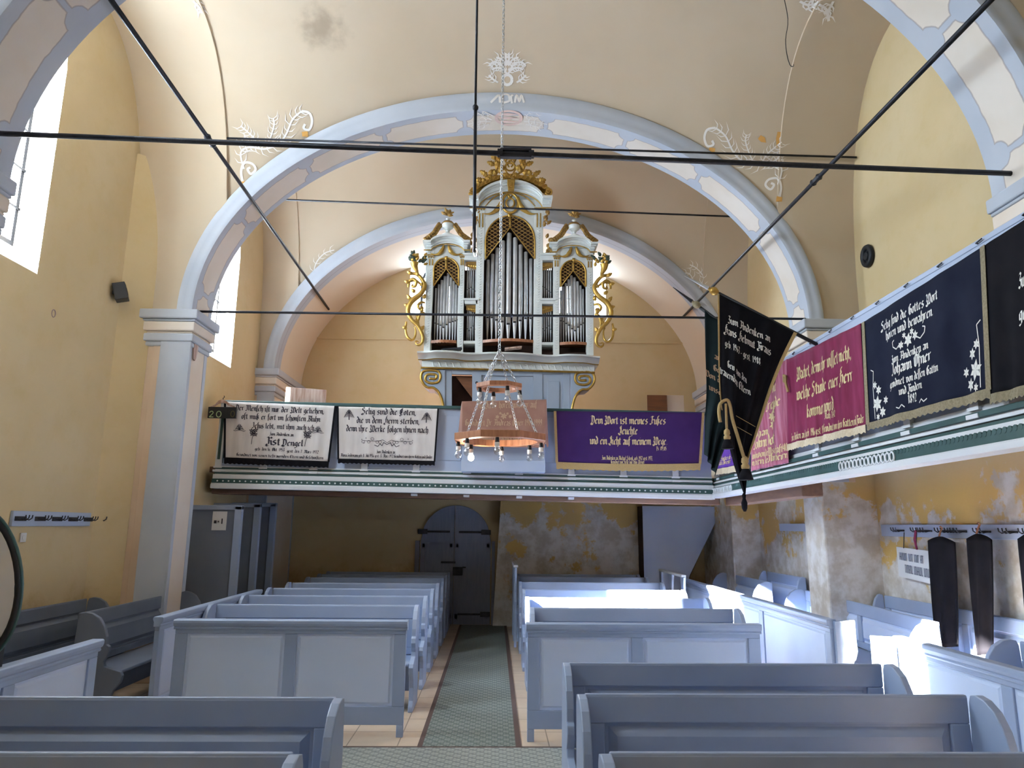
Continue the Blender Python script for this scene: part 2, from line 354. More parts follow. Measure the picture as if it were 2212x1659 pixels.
# ---- windows: a splayed reveal, leaded frame and panes, sky portal outside
def arch_loop(w, z0, z1, n=13):
    """outline with a round head; z1 = springing; width w"""
    return [(-w / 2, z0)] + [(w / 2, z0)] + [(w / 2 * math.cos(PI * i / (n - 1)), z1 + w / 2 * math.sin(PI * i / (n - 1))) for i in range(n)]
def window(n, fn, wi, wg, zi, zg, si, sg, depth):
    """fn(a, z, d): a along the wall, d outwards; i = inner opening, g = glass"""
    L0, L1 = arch_loop(wi, zi, si), arch_loop(wg, zg, sg); k = len(L0)
    m = MB(); m.add([fn(a, z, 0) for a, z in L0] + [fn(a, z, depth) for a, z in L1], [(i, (i + 1) % k, (i + 1) % k + k, i + k) for i in range(k)])
    o = struct(m.build('window_%d' % n, 'sill', angle=0.5))
    f = MB(); L2 = arch_loop(wg - .10, zg + .05, sg)
    f.add([fn(a, z, depth - .03) for a, z in L1] + [fn(a, z, depth - .03) for a, z in L2], [(i, (i + 1) % k, (i + 1) % k + k, i + k) for i in range(k)])
    f.build('window_frame', 'lead', o)
    c = MB(); d = depth - .02
    for i in range(1, 4):
        a = -wg / 2 + wg * i / 4; zt = sg + math.sqrt(max(0, wg * wg / 4 - a * a)); w = .013 if i != 2 else .022
        c.prism([(a - w, zg), (a + w, zg), (a + w, zt), (a - w, zt)], lambda p, q, e: fn(p, q, d + e), -.02, .0)
    z = zg + .4
    while z < sg + wg / 2 - .1:
        hw = wg / 2 if z < sg else math.sqrt(max(0.01, wg * wg / 4 - (z - sg) ** 2))
        c.prism([(-hw, z - .012), (hw, z - .012), (hw, z + .012), (-hw, z + .012)], lambda p, q, e: fn(p, q, d + e), -.02, .0); z += .42
    c.build('lead_bars', 'lead', o)
    g = MB(); pts, tr = fill_holes([L1]); g.add([fn(a, z, depth) for a, z in pts], [tuple(t) for t in tr]); g.build('pane', 'glass', o)
    la = bpy.data.lights.new('sky_portal', 'AREA'); la.shape = 'RECTANGLE'; la.size = wg; la.size_y = sg + wg / 2 - zg; la.cycles.is_portal = True
    lo = bpy.data.objects.new('sky_portal', la); COL.objects.link(lo); zm = (zg + sg + wg / 2) / 2
    p = Vector(fn(0, zm, depth + .06)); ax = (Vector(fn(1, zm, depth + .06)) - p); inn = Vector(fn(0, zm, 0)) - p; inn.normalize(); zz = -inn; yy = Vector((0, 0, 1)); xx = yy.cross(zz)
    lo.matrix_world = Matrix.Translation(p) @ Matrix((xx, yy, zz)).transposed().to_4x4()
    return L0
def wall(name, fn, outline, holes, m, extra=None):
    pts, tr = fill_holes([outline] + holes); w = MB(); w.add([fn(a, z) for a, z in pts], [tuple(t) for t in tr])
    if extra: extra(w)
    return struct(w.build(name, m))
WIN = dict(left=[(1, 6.10, 1.52, 1.50, 4.22, 4.50, 6.50, 6.50), (5, 2.28, 1.4, 1.36, 5.6, 5.75, 6.8, 6.8), (6, -1.2, .8, .78, 5.2, 5.3, 6.3, 6.3)],  # last window, unseen behind the camera, is added to brighten the foreground
           right=[])
def side_wall(name, x, sgn, y0, y1, wins, m, extra=None):
    holes = []
    for n, yc, wi, wg, zi, zg, si, sg in wins:
        fn = lambda a, z, d, yc=yc: (x + sgn * d, yc + a, z)
        holes.append([(yc + a, z) for a, z in window(n, fn, wi, wg, zi, zg, si, sg, 0.30)])
    return wall(name, lambda a, z: (x, a, z), [(y0, 0), (y1, 0), (y1, 8.6), (y0, 8.6)], holes, m, extra)
def chamfer_l(w):   # the canted strip beside the pier
    w.add([(-4.6, 8.40, 0), (-4.32, 8.655, 0), (-4.32, 8.655, 6.4), (-4.6, 8.40, 6.4)], [(0, 1, 2, 3)])
side_wall('wall_left', -4.6, -1, -3, 9.0, WIN['left'], 'wall', chamfer_l)
side_wall('wall_left_rear', -4.12, -1, 8.9, 14.0, [(2, 10.25, 1.2, 1.16, 4.15, 4.38, 5.95, 5.95)], 'wall')
side_wall('wall_right', 4.65, 1, -3, 9.0, WIN['right'], 'wall_peel')
side_wall('wall_right_rear', 4.45, 1, 8.9, 14.0, [], 'wall_peel')
# ---- back wall with its two windows
bw = []
for n, xc in ((3, at(950, 640, YB).x), (4, at(1244, 640, YB).x)):
    fn = lambda a, z, d, xc=xc: (xc + a, YB + d, z)
    bw.append([(xc + a, z) for a, z in window(n, fn, 1.22, .90, 5.96, 6.10, 6.80, 6.78, 0.6)])
wall('wall_back', lambda a, z: (a, YB, z), [(-5, 0), (5, 0), (5, 8.6), (-5, 8.6)], bw, 'wall')
wall('wall_front', lambda a, z: (a, -3.0, z), [(-5, 0), (5, 0), (5, 8.6), (-5, 8.6)], [], 'wall')
# a ledge line across the back wall
mb = MB(); a, b_ = at(655, 722, YB), at(1515, 750, YB); mb.box(a.x, b_.x, YB - .03, YB, (a.z + b_.z) / 2 - .02, (a.z + b_.z) / 2 + .02)
struct(mb.build('trim_1', 'wall', bevel=.006))
# the thicker wall right of the door, its corner battered
mb = MB(); t0, t1 = at(1082, 1095, 13.45), at(1064, 1352, 13.45); xr = at(1388, 1150, 13.45).x
mb.prism([(t1.x, 0), (xr, 0), (xr, 2.3), (t0.x, 2.3)], lambda a, z, d: (a, d, z), 13.45, YB)
struct(mb.build('wall_back_pier', 'wall_peel'))
# ---- piers, pilaster strips and capitals
def cap_profile(w, x0, x1, y0, y1, side):
    """three-tier capital round the nave end of a pier; x1 is the nave face, side its sign"""
    tiers = [(0.0, .05, -.46, -.40, 0), (0.0, .085, -.40, -.30, 0), (0.0, .05, -.30, -.27, 1), (0.0, .10, -.27, -.15, 1), (0, .12, -.15, -.12, 0), (0.0, .17, -.12, 0.0, 0)]
    for _, e, za, zb, mi in tiers:
        e *= .3 if y0 < 5 else .6
        xa, xb = (x0, x1 - side * e) if True else 0
        w.box(min(xa, xb), max(xa, xb), y0 - e, y1 + (e if y1 < YB - .1 else 0), Z0 + za, Z0 + zb, mi)
tn = 2
for k, (p0, p1) in enumerate(PIERS):
    for side in (-1, 1):
        xn = XA + side * AI; xw = side * 4.7 + XA if not (k == 2 or False) else side * 4.7
        w = MB(); w.box(min(xn, xw), max(xn, xw), p0, p1, 0, Z0 + 1.45, 0)
        o = struct(w.build('trim_%d' % tn, 'pier_peel' if side > 0 else 'pink', bevel=.02)); tn += 1
        st = MB(); wd_ = .34 if k < 2 else .26
        lo = .55 if side < 0 else 2.35
        xa, xb = sorted((xn - side * .03, xn + side * wd_))
        # front strip with a stepped edge; lower end dies out above the benches
        st.box(xa, xb, p0 - .035, p0, lo, Z0 - .4); xc, xd = sorted((xn + side * (wd_), xn + side * (wd_ + .09))); st.box(xc, xd, p0 - .015, p0, lo, Z0 - .4, 1)
        # nave face: grey borders round a cream panel
        xs = xn - side * .012; ya, yb_ = p0 - .035, p1
        for a_, b_2 in ((ya, ya + .11), (yb_ - .09, yb_)):
            st.box(min(xs, xn), max(xs, xn), a_, b_2, lo, Z0 - .4)
        st.box(min(xs + side * .004, xn), max(xs + side * .004, xn), ya + .11, yb_ - .09, lo, Z0 - .4, 2)
        st.build('pilaster_strip', ['grey', 'pink', 'cream'], o, bevel=.012)
        cp = MB(); cap_profile(cp, xw, xn, p0, p1, -side if False else side)
        cp.build('capital', ['grey', 'cream'], o, bevel=.018)
# ---- ribs
def rib_mat():
    m, g = base('rib_limewash_panels', 0.85); u, v, _ = g.sep(g.uv())
    o = g.obj(); P_ = 1.12
    jd = g.math('ABSOLUTE', g.math('SUBTRACT', g.math('MODULO', g.math('ADD', u, 40 * P_), P_), P_ / 2))
    dv = g.math('MINIMUM', g.math('SUBTRACT', v, .09), g.math('SUBTRACT', .47, v))
    def circ(c): return g.math('SUBTRACT', g.math('SQRT', g.math('ADD', g.math('POWER', jd, 2.0), g.math('POWER', g.math('SUBTRACT', v, c), 2.0))), .115)
    d = g.math('MINIMUM', g.math('MINIMUM', dv, g.math('SUBTRACT', jd, .028)), g.math('MINIMUM', circ(.09), circ(.47)))
    d = g.math('ADD', d, g.math('MULTIPLY', g.math('SUBTRACT', g.noise(o, 9, 4), 0.5), .03))
    n = g.noise(o, 1.6, 5)
    grey = g.mix(g.ramp(n, .35, .7), GREY, (0.49, 0.525, 0.59)); crm = g.mix(g.ramp(n, .3, .7), (0.66, 0.59, 0.51), (0.72, 0.66, 0.60))
    c = g.mix(g.ramp(d, -.002, .002), grey, crm)
    c = g.mix(g.math('MULTIPLY', g.ramp(g.math('ABSOLUTE', d), .009, .004), .55), c, (0.30, 0.24, 0.24))
    g.L.new(c, g.b.inputs['Base Color']); return m
M['rib'] = rib_mat()
RN = 72
def rib(p0, p1, n):
    prof = [(AO - AI + .02, -.03), (AO - AI + .02, -.055), (.13, -.075), (.10, -.06), (.05, -.045), (.03, -.05), (0, -.03)]
    m = MB(); ts = lin(0, PI, RN)
    def pt(off, y, t):
        k = off / (AO - AI); return (XA + (AI + (AO - AI) * k) * math.cos(t), y, Z0 - .02 + (RI + (RO - RI) * k) * math.sin(t))
    for j, sgn, yy in ((0, 1, p0), (1, -1, p1)):
        if sgn < 0 and p1 > YB - .1: continue
        m.grid(lambda u, v: pt(prof[int(u)][0], yy + sgn * prof[int(u)][1], v), range(len(prof)), ts)
    o = struct(m.build('trim_%d' % n, 'grey', smooth=True, angle=1.0))
    s = MB(); vs = [p0 - .03, p0 + .3, p1 + (.03 if p1 < YB - .1 else 0)]
    s.grid(lambda u, v: pt(0, u, v), vs, ts)
    so_ = s.build('soffit', 'rib' if p1 < YB - .1 else 'rib2', o, smooth=True)
    L = [0.0]
    for i in range(1, RN):
        a, b = pt(0, 0, ts[i - 1]), pt(0, 0, ts[i]); L.append(L[-1] + math.dist(a, b))
    uvl = so_.data.uv_layers.new(name='UVMap'); mid = L[-1] / 2
    for p in so_.data.polygons:
        for li in p.loop_indices:
            vi = so_.data.loops[li].vertex_index; r, c = divmod(vi, len(vs))
            uvl.data[li].uv = (L[r] - mid + .0, vs[c] - p0)
    return o
def rib2_mat():
    m, g = base('rear_rib_limewash', 0.85); u, v, _ = g.sep(g.uv())
    d = g.math('SUBTRACT', v, .30); d = g.math('ADD', d, g.math('MULTIPLY', g.math('SUBTRACT', g.noise(g.obj(), 6, 4), 0.5), .02))
    c = g.mix(g.ramp(d, -.003, .003), GREY, (0.66, 0.58, 0.48)); c = g.mix(g.math('MULTIPLY', g.ramp(g.math('ABSOLUTE', g.math('ADD', d, .16)), .012, .006), .6), c, (0.25, 0.24, 0.30))
    g.L.new(c, g.b.inputs['Base Color']); return m
M['rib2'] = rib2_mat()
for p0, p1 in PIERS: rib(p0, p1, tn); tn += 1
# ---- wall above the gallery floor beside the last pier etc. is the back wall itself
# ---- painted scrolls on the vault
def project(poly, off=.006):
    out = []
    for px, py in poly:
        p, n = hit(px, py)
        if p is not None: out.append((p + n * off, n))
    return out
def ribbon(m, poly, w, mi=0, taper=True, tree=None, off=.006):
    """painted stroke: photo-measured polyline laid on the vault surface"""
    q = []
    for px, py in poly:
        p, n = hit(px, py, tree)
        if p is None: return
        q.append((p + n * off, n))
    vs = []
    for i, (p, n) in enumerate(q):
        t = (q[min(i + 1, len(q) - 1)][0] - q[max(i - 1, 0)][0]); s = n.cross(t)
        if s.length < 1e-9: s = n.orthogonal()
        s.normalize(); f = w * (1 - .75 * abs(2 * i / (len(q) - 1) - .6)) if taper else w
        vs += [p + s * f / 2, p - s * f / 2]
    m.add(vs, [(2 * i, 2 * i + 1, 2 * i + 3, 2 * i + 2) for i in range(len(q) - 1)], mi)
def spiral(cx, cy, r0, r1, a0, a1, n=16, sx=1):
    return [(cx + sx * (r0 + (r1 - r0) * i / (n - 1)) * math.cos(a0 + (a1 - a0) * i / (n - 1)), cy + (r0 + (r1 - r0) * i / (n - 1)) * math.sin(a0 + (a1 - a0) * i / (n - 1))) for i in range(n)]
def feather(m, pts, w, side, ln, k=3, tree=None):
    w *= .62; ln *= 1.25; pts = pts
    """a curved spine with leaf flicks on both sides"""
    ribbon(m, pts, w, 0, False, tree)
    for i in range(1, len(pts) - 1, 1):
        (x0, y0), (x1, y1) = pts[i - 1], pts[i + 1]; dx, dy = x1 - x0, y1 - y0; l = math.hypot(dx, dy) or 1; dx /= l; dy /= l
        if i % 2: continue
        for s in side:
            nx, ny = -dy * s, dx * s; a = ln * (0.7 + .5 * random.random())
            ribbon(m, [(pts[i][0], pts[i][1]), (pts[i][0] + (dx * .5 + nx) * a * .6, pts[i][1] + (dy * .5 + ny) * a * .6), (pts[i][0] + (dx * 1.1 + nx * .9) * a, pts[i][1] + (dy * 1.1 + ny * .9) * a)], w * .9, 0, True, tree)
def smooth(pts, n=5):
    out = []
    P4 = [pts[0]] + list(pts) + [pts[-1]]
    for i in range(1, len(P4) - 2):
        for k in range(n):
            t = k / n; p0, p1, p2, p3 = P4[i - 1:i + 3]
            out.append(tuple(.5 * ((2 * p1[j]) + (-p0[j] + p2[j]) * t + (2 * p0[j] - 5 * p1[j] + 4 * p2[j] - p3[j]) * t * t + (-p0[j] + 3 * p1[j] - 3 * p2[j] + p3[j]) * t ** 3) for j in range(len(p1))))
    out.append(tuple(pts[-1])); return out
m = MB()
# left scroll, right scroll (mirrored by measurement), crown plant, corner sprays
for mp in (lambda x, y: (x, y), lambda x, y: (1688 + (520 - x) * 1.08, 428 + (y - 395) * .98)):
    feather(m, [mp(*p) for p in smooth([(527, 365), (520, 330), (540, 318), (570, 322), (600, 312), (618, 290), (632, 258), (652, 240)])], .035, (1, -1), 15)
    ribbon(m, [mp(*p) for p in smooth([(652, 240), (668, 244), (674, 262), (668, 280), (656, 277), (659, 268)])], .03, 0, False)
    ribbon(m, [mp(*p) for p in smooth([(524, 392), (521, 370), (528, 352), (545, 354), (552, 366), (542, 376), (535, 366), (541, 362)])], .03, 0, False)
    for q in ([(560, 320), (550, 300), (535, 285), (520, 272)], [(575, 318), (585, 295), (592, 270), (590, 255)], [(545, 318), (530, 310), (522, 300)]):
        feather(m, [mp(*p) for p in smooth(q)], .028, (1, -1), 11)
    for x, y in ((658, 284), (524, 392)):
        ribbon(m, [mp(x, y), mp(x + 1, y + 5), mp(x + 1, y + 11)], .075, 1, False)
for s in (1, -1):
    c = 1096
    for q in ([(c, 160), (c + 10 * s, 150), (c + 22 * s, 146), (c + 34 * s, 150)], [(c + 4 * s, 152), (c + 16 * s, 138), (c + 30 * s, 134), (c + 40 * s, 142)], [(c + 2 * s, 142), (c + 12 * s, 128), (c + 24 * s, 124)], [(c, 140), (c + 4 * s, 126), (c + 3 * s, 114)], [(c + 20 * s, 178), (c + 32 * s, 170), (c + 40 * s, 162)]):
        feather(m, smooth(q, 4), .04, (1, -1), 9)
ribbon(m, [(1096 + 10 * math.cos(t), 172 + 11 * math.sin(t)) for t in lin(0, 2 * PI, 16)], .04, 0, False)
for q in ([(1728, 2), (1745, 10), (1765, 8), (1785, 20), (1790, 45)], [(1740, 20), (1755, 14), (1770, 2)], [(1800, 2), (1790, 20), (1780, 30)]): feather(m, smooth(q, 4), .05, (1, -1), 12)
for q in ([(418, 2), (430, 15), (436, 28)],): feather(m, smooth(q, 4), .05, (1, -1), 10)
# smaller sprays in the organ bay
for q in ([(676, 600), (682, 570), (700, 548), (722, 540)], [(680, 590), (700, 575), (718, 565)], [(1510, 622), (1520, 600), (1505, 580), (1490, 572)], [(1500, 610), (1490, 592), (1478, 590)]):
    feather(m, smooth(q, 4), .03, (1, -1), 9)
# an orange patch of bare paint on the right
for q in ([(1640, 296), (1648, 302), (1655, 308)], [(1684, 285), (1682, 300), (1678, 320)]): ribbon(m, q, .10, 1)
struct(m.build('painted_scrolls', ['white_paint', 'orange_paint'], ceil))
# medallion, sprays and monogram on the first rib
RT = None
for o in bpy.data.objects:
    pass
m = MB(); ribs = [o for o in bpy.data.objects if o.name.startswith('soffit')]
b1 = tree_of(ribs[1]); face = tree_of(ribs[1].parent)
for s in (1, -1):
    for q in ([(1096 + 34 * s, 258), (1096 + 52 * s, 250), (1096 + 70 * s, 240)], [(1096 + 36 * s, 262), (1096 + 58 * s, 262), (1096 + 86 * s, 268)], [(1096 + 40 * s, 268), (1096 + 60 * s, 272), (1096 + 74 * s, 276)], [(1096 + 30 * s, 250), (1096 + 46 * s, 242), (1096 + 54 * s, 240)]):
        feather(m, smooth(q, 4), .03, (1, -1), 8, tree=b1)
ribbon(m, [(1099 + 27 * math.cos(t), 254 + 15 * math.sin(t)) for t in lin(0, 2 * PI, 24)], .045, 1, False, b1)
for dy in (-8, 0, 8): ribbon(m, [(1099 - 22, 254 + dy), (1099, 254 + dy), (1099 + 22, 254 + dy)], .085, 1, True, b1)
for q in ([(1060, 222), (1068, 214), (1078, 206), (1080, 222)], [(1086, 222), (1086, 206), (1098, 206), (1100, 218), (1088, 222)], [(1106, 224), (1104, 210), (1108, 206)], [(1112, 222), (1116, 206), (1122, 220), (1126, 206), (1132, 222)]):
    ribbon(m, smooth(q, 4), .03, 0, False, face)
struct(m.build('painted_medallion', ['white_paint', 'rose'], ribs[1].parent))
# ================================================================ carpets
mb = MB(); mb.box(-.57, .20, 6.32, 13.55, .002, .012); r = mb.build('carpet_runner', 'runner'); tag(r, 'green patterned carpet runner along the aisle to the door', 'carpet')
bd = MB()
for x0, x1 in ((-.61, -.57), (.20, .245)): bd.box(x0, x1, 6.30, 13.55, .002, .014)
part(bd.build('edge_binding', 'bind', r), 'brown bound edge')
mb = MB(); mb.box(-4.3, 4.3, 5.35, 6.30, .002, .012); r = mb.build('cross_carpet', 'cross_carpet'); tag(r, 'grey-green patterned carpet lying across in front of the pew fronts', 'carpet')
bd = MB(); bd.box(-4.3, 4.3, 6.285, 6.31, .003, .013); part(bd.build('edge_binding', 'bind', r), 'brown bound edge')
# ================================================================ pews
END = [(.05, 0), (.05, .30), (.02, .60), (0, .93), (-.015, .965), (-.06, .975), (-.12, .965), (-.19, .925), (-.245, .85), (-.275, .76), (-.28, .69), (-.305, .675), (-.315, .63), (-.295, .585), (-.27, .545), (-.285, .50), (-.36, .475), (-.435, .455), (-.455, .42), (-.44, .36), (-.39, .30), (-.36, .22), (-.365, .10), (-.40, .05), (-.40, 0)]
def sm2(p, keep=0): return p
def end_panel(parent, x, w=.045, z=1.0, dp=1.0):
    m = MB(); m.prism([(a * dp, b * z) for a, b in END], lambda a, b, d: (d, a, b), x, x + w)
    return m.build('end_panel', 'pew', parent, bevel=.006)
def framed(m, x0, x1, z0, z1, y, rails, stiles, lean=0.0, t=.028, pt=.010, mid=()):
    """frame of rails and stiles standing t thick in front (-y) of y; returns panel cells"""
    def bx(a, b, c, d):
        vs = []
        for z in (c, d):
            yy = y + lean * (z - z0)
            vs += [(a, yy - t, z), (b, yy - t, z), (b, yy, z), (a, yy, z)]
        m.add(vs, [(0, 3, 2, 1), (4, 5, 6, 7), (0, 1, 5, 4), (1, 2, 6, 5), (2, 3, 7, 6), (3, 0, 4, 7)])
    zb, zt = z0 + rails[0], z1 - rails[1]
    bx(x0, x1, z0, zb); bx(x0, x1, zt, z1)
    xs = [x0 + stiles] ; cells = []
    n = len(mid) + 1; edges = [x0] + [x0 + (x1 - x0) * k for k in mid] + [x1]
    bx(x0, x0 + stiles, zb, zt); bx(x1 - stiles, x1, zb, zt)
    cuts = [x0 + stiles]
    for k in mid:
        c = x0 + (x1 - x0) * k; bx(c - stiles / 2, c + stiles / 2, zb, zt); cuts += [c - stiles / 2, c + stiles / 2]
    cuts.append(x1 - stiles)
    return [(cuts[2 * i], cuts[2 * i + 1], zb, zt) for i in range(n)]
def fielded(parent, cell, y, lean=0.0, z0=0.0, m='pew_panel', t=.014, name='panel', g=.035):
    """raised-and-fielded panel inside a frame cell, its face just behind the frame face"""
    a, b, c, d = cell; q = MB()
    def Y(z, o): return y + lean * (z - z0) - o
    o1, o2 = .006, t + .006
    ring = [(a - .004, c - .004), (b + .004, c - .004), (b + .004, d + .004), (a - .004, d + .004)]
    r2 = [(a + .02, c + .02), (b - .02, c + .02), (b - .02, d - .02), (a + .02, d - .02)]
    r3 = [(a + g, c + g), (b - g, c + g), (b - g, d - g), (a + g, d - g)]
    vs = [(x, Y(z, o1), z) for x, z in ring] + [(x, Y(z, o1), z) for x, z in r2] + [(x, Y(z, o2), z) for x, z in r3]
    fs = [(i, (i + 1) % 4, (i + 1) % 4 + 4, i + 4) for i in range(4)] + [(i + 4, (i + 1) % 4 + 4, (i + 1) % 4 + 8, i + 8) for i in range(4)] + [(8, 9, 10, 11)]
    q.add(vs, fs); return q.build(name, m, parent)
def pew(label, L, loc, rot=(0, 0, 0), group=None, z=1.0, mid=(), pm='pew', dark=False, dp=1.0):
    """a pew facing local -y, its back at local y = 0, local x from 0 to L"""
    t = thing('church_pew', label, 'pew', loc, rot, group)
    m = MB(); cells = framed(m, .045, L - .045, .47 * z, .955 * z, .03, (.07, .13), .10, lean=.0, mid=mid)
    m.box(.045, L - .045, .004, .03, .958 * z - .012, .962 * z)
    o = m.build('backrest', 'pew_dark' if dark else 'pew', t, bevel=.007)
    for c in cells: fielded(t, c, .03, t=.032, g=.06, m='pew_dark' if dark else pm, name='back_panel')
    s = MB(); s.box(.045, L - .045, -.42 * dp, .03, .43, .46); s.build('seat', 'pew_dark' if dark else 'pew', t, bevel=.012)
    f = MB(); f.box(.045, L - .045, -.02, .0, .12, .22); f.box(.045, L - .045, -.02, .025, .22, .43); f.build('back_board', 'pew_dark' if dark else 'pew', t)
    for x in (0, L - .045): e = end_panel(t, x, z=z, dp=dp); e.data.materials[0] = M['pew_dark' if dark else 'pew']
    return t
GL, GR = 'pews left of the aisle', 'pews right of the aisle'
ordi = ['front', 'second', 'third', 'fourth', 'fifth', 'sixth', 'rearmost']
PL = 2.17; p0 = None
for i, y in enumerate([7.82, 8.80, 9.76, 10.65, 11.70, 12.45, 13.10]):
    lab = 'blue-grey pew left of the aisle, %s row behind the left pew front' % ordi[i]
    loc = (-2.945, y, 0)
    if p0 is None: p0 = pew(lab, PL, loc, group=GL)
    else: dup(p0, loc, label=lab)
ordr = ['front', 'second', 'third', 'fourth', 'fifth', 'rearmost']
for i, y in enumerate([7.66, 8.74, 9.82, 11.05, 12.15, 12.85]):
    dup(p0, (.375, y, 0), label='pale blue-grey pew right of the aisle, %s row behind the right pew front' % ordr[i], group=GR)
fg = pew('blue-grey foreground pew right of the aisle, farthest of three, sunlit end panel', 2.06, (.43, 4.66, 0), group='foreground pews on the right')
dup(fg, (.425, 3.83, 0), label='blue-grey foreground pew right of the aisle, middle of three')
dup(fg, (.40, 2.88, 0), label='blue-grey foreground pew right of the aisle, cut by the bottom edge')
dup(fg, (-2.78, 3.73, 0), label='blue-grey foreground pew on the left, farther of two', group='foreground pews on the left')
dup(fg, (-2.755, 2.87, 0), label='blue-grey foreground pew on the left, cut by the bottom edge', group='foreground pews on the left')
# pews along the side walls
dk = pew('dull grey bench against the left wall, under the coat rack', 2.2, (-4.50, 6.15, 0), (0, 0, PI / 2), group='benches along the left wall', dark=True)
dup(dk, (-3.83, 6.95, 0), label='dull grey bench with an S-shaped end, in front of the left wall bench')
sb = pew('pale blue-grey bench right, middle row, in front of the black scarves', 3.40, (4.27, 10.05, 0), (0, 0, -PI / 2 - .065), group='benches along the right wall', mid=(.5,), pm='pew_panel')
s2 = pew('blue-grey bench at right wall beyond the pier, front row', 2.0, (4.0, 12.5, 0), (0, 0, -PI / 2), group='benches along the right wall', z=1.06, pm='pew_panel')
s3 = pew('blue-grey bench against the right wall just below the white sign', 2.7, (4.58, 8.60, 0), (0, 0, -PI / 2), group='benches along the right wall', z=1.07, dp=.5, mid=(.55,), pm='pew_panel')
s4 = pew('blue-grey bench against the right wall, deep under the gallery beyond the pier', 1.5, (4.38, 11.72, 0), (0, 0, -PI / 2), group='benches along the right wall', z=1.15, dp=.5, pm='pew_panel')
s5 = pew('blue-grey bench at the right edge, one curved end showing', 2.2, (4.02, 5.66, 0), (0, 0, -PI / 2), group='benches along the right wall', pm='pew_panel')
# ================================================================ panelled fronts
def front(label, L, loc, rot=(0, 0, 0), mid=(.5,), hgt=.965, group=None, dark=False, legs=True):
    t = thing('pew_front', label, 'panel', loc, rot, group)
    m = MB(); zb = .10
    cells = framed(m, 0, L, zb, hgt - .035, .022, (.15, .085), .105, t=.044, mid=mid)
    if legs:
        for x in (0, L - .06): m.box(x, x + .06, -.022, .022, 0, zb)
    m.build('frame', 'pew', t, bevel=.005)
    for c in cells: fielded(t, c, .0, t=.010)
    r = MB(); pr = [(.03, hgt - .085), (-.03, hgt - .085), (-.036, hgt - .072), (-.030, hgt - .062), (-.045, hgt - .05), (-.052, hgt - .03), (-.052, hgt - .008), (-.042, hgt), (.035, hgt), (.04, hgt - .02), (.03, hgt - .045)]
    r.prism([(a, b) for a, b in pr], lambda a, b, d: (d, a, b), -.012, L + .012); r.build('top_rail', 'pew', t, bevel=.003)
    return t
front('two-panelled blue-grey pew front left of the aisle', 2.02, (-2.785, 6.62, 0))
front('two-panelled pale pew front right of the aisle', 2.04, (.30, 6.50, 0), mid=(.47,))
front('panelled partition of the left wall benches, nearer the camera', 1.9, (-2.87, 3.58, 0), (0, 0, PI / 2), mid=(.5,))
front('panelled partition of the left wall benches, beside the left pews', 2.75, (-2.99, 6.70, 0), (0, 0, PI / 2), mid=(.5,), hgt=.97)
front('long panelled partition right of the right pews', 5.2, (3.13, 12.0, 0), (0, 0, -PI / 2), mid=(.33, .665), hgt=.97)
front('sunlit panelled partition at the right edge', 3.0, (3.20, 5.80, 0), (0, 0, -PI / 2), mid=(.40, .72), hgt=.97)
# shaped end boards that close the side partitions
def end_board(label, loc, rot):
    m = MB(); pr = [(-.03, 0), (-.03, .955), (.16, .965), (.16, .80), (.165, .70), (.14, .62), (.12, .60), (.115, .54), (.14, .50), (.15, .44), (.10, .38), (.09, .25), (.10, 0)]
    m.prism([(a * 1.0, b) for a, b in pr], lambda a, b, d: (a, d, b), -.02, .02)
    o = m.build('end_board', 'pew', bevel=.005); o.location = loc; o.rotation_euler = rot; tag(o, label, 'board'); return o
end_board('scalloped end board of the long partition right of the pews', (3.17, 6.775, 0), (0, 0, 0))
end_board('sunlit scalloped end board of the partition at the right edge', (3.15, 5.83, 0), (0, 0, PI))
# ================================================================ low balustrades behind the right-hand pews
def balustrade(label, x, y0, y1, z, w=.07):
    t = thing('balustrade', label, 'railing', (x, y0, 0))
    m = MB(); m.box(-w / 2, w / 2, 0, y1 - y0, z - .035, z); m.build('handrail', 'gal_white', t, bevel=.006)
    n = 3
    for i in range(n):
        y = .05 + (y1 - y0 - .1) * i / (n - 1); q = MB()
        pr = [(-.035, 0), (-.035, .55), (-.06, .66), (-.045, .8), (-.09, z - .035), (.09, z - .035), (.045, .8), (.06, .66), (.035, .55), (.035, 0)]
        q.prism(pr, lambda a, b, d: (d, y + a, b), -.018, .018); q.build('baluster', 'pew', t, bevel=.004)
    return t
balustrade('low railing with cut-out balusters at the right end of the rear pews', 2.80, 10.75, 12.25, 1.10)
balustrade('low railing seen end-on at the aisle end of the rear pews', .335, 11.2, 12.5, 1.20)
# ================================================================ stair casing, tall divider, door
mb = MB(); pl = [(at(1388, 1100, 12.97).x, 0), (at(1460, 1245, 12.97).x, 0), (at(1490, 1245, 12.97).x, 0.95), (at(1562, 1097, 12.97).x, 2.16), (at(1388, 1097, 12.97).x, 2.16)]
t = thing('stair_casing', 'plain blue-grey boarded stair casing under the right gallery corner', 'stairs', (2.4, 12.97, 0))
mb.prism(pl, lambda a, b, d: (a, d, b), 12.97, 13.0); mb.build('front_board', 'gal', t, w=True)
q = MB(); q.prism([(pl[0][0], 0), (pl[0][0] + .03, 0), (pl[0][0] + .03, 2.16), (pl[0][0], 2.16)], lambda a, b, d: (a, d, b), 13.0, 13.44); q.build('side_board', 'dark_in', t, w=True)
q = MB(); q.prism([(pl[1][0] - .03, 0), (pl[1][0], 0), (pl[2][0] + .02, 0.95), (pl[3][0], 2.16), (pl[3][0] - .04, 2.16), (pl[2][0] - .02, 0.92)], lambda a, b, d: (a, d, b), 13.0, 13.44); q.build('string_board', 'dark_in', t, w=True)
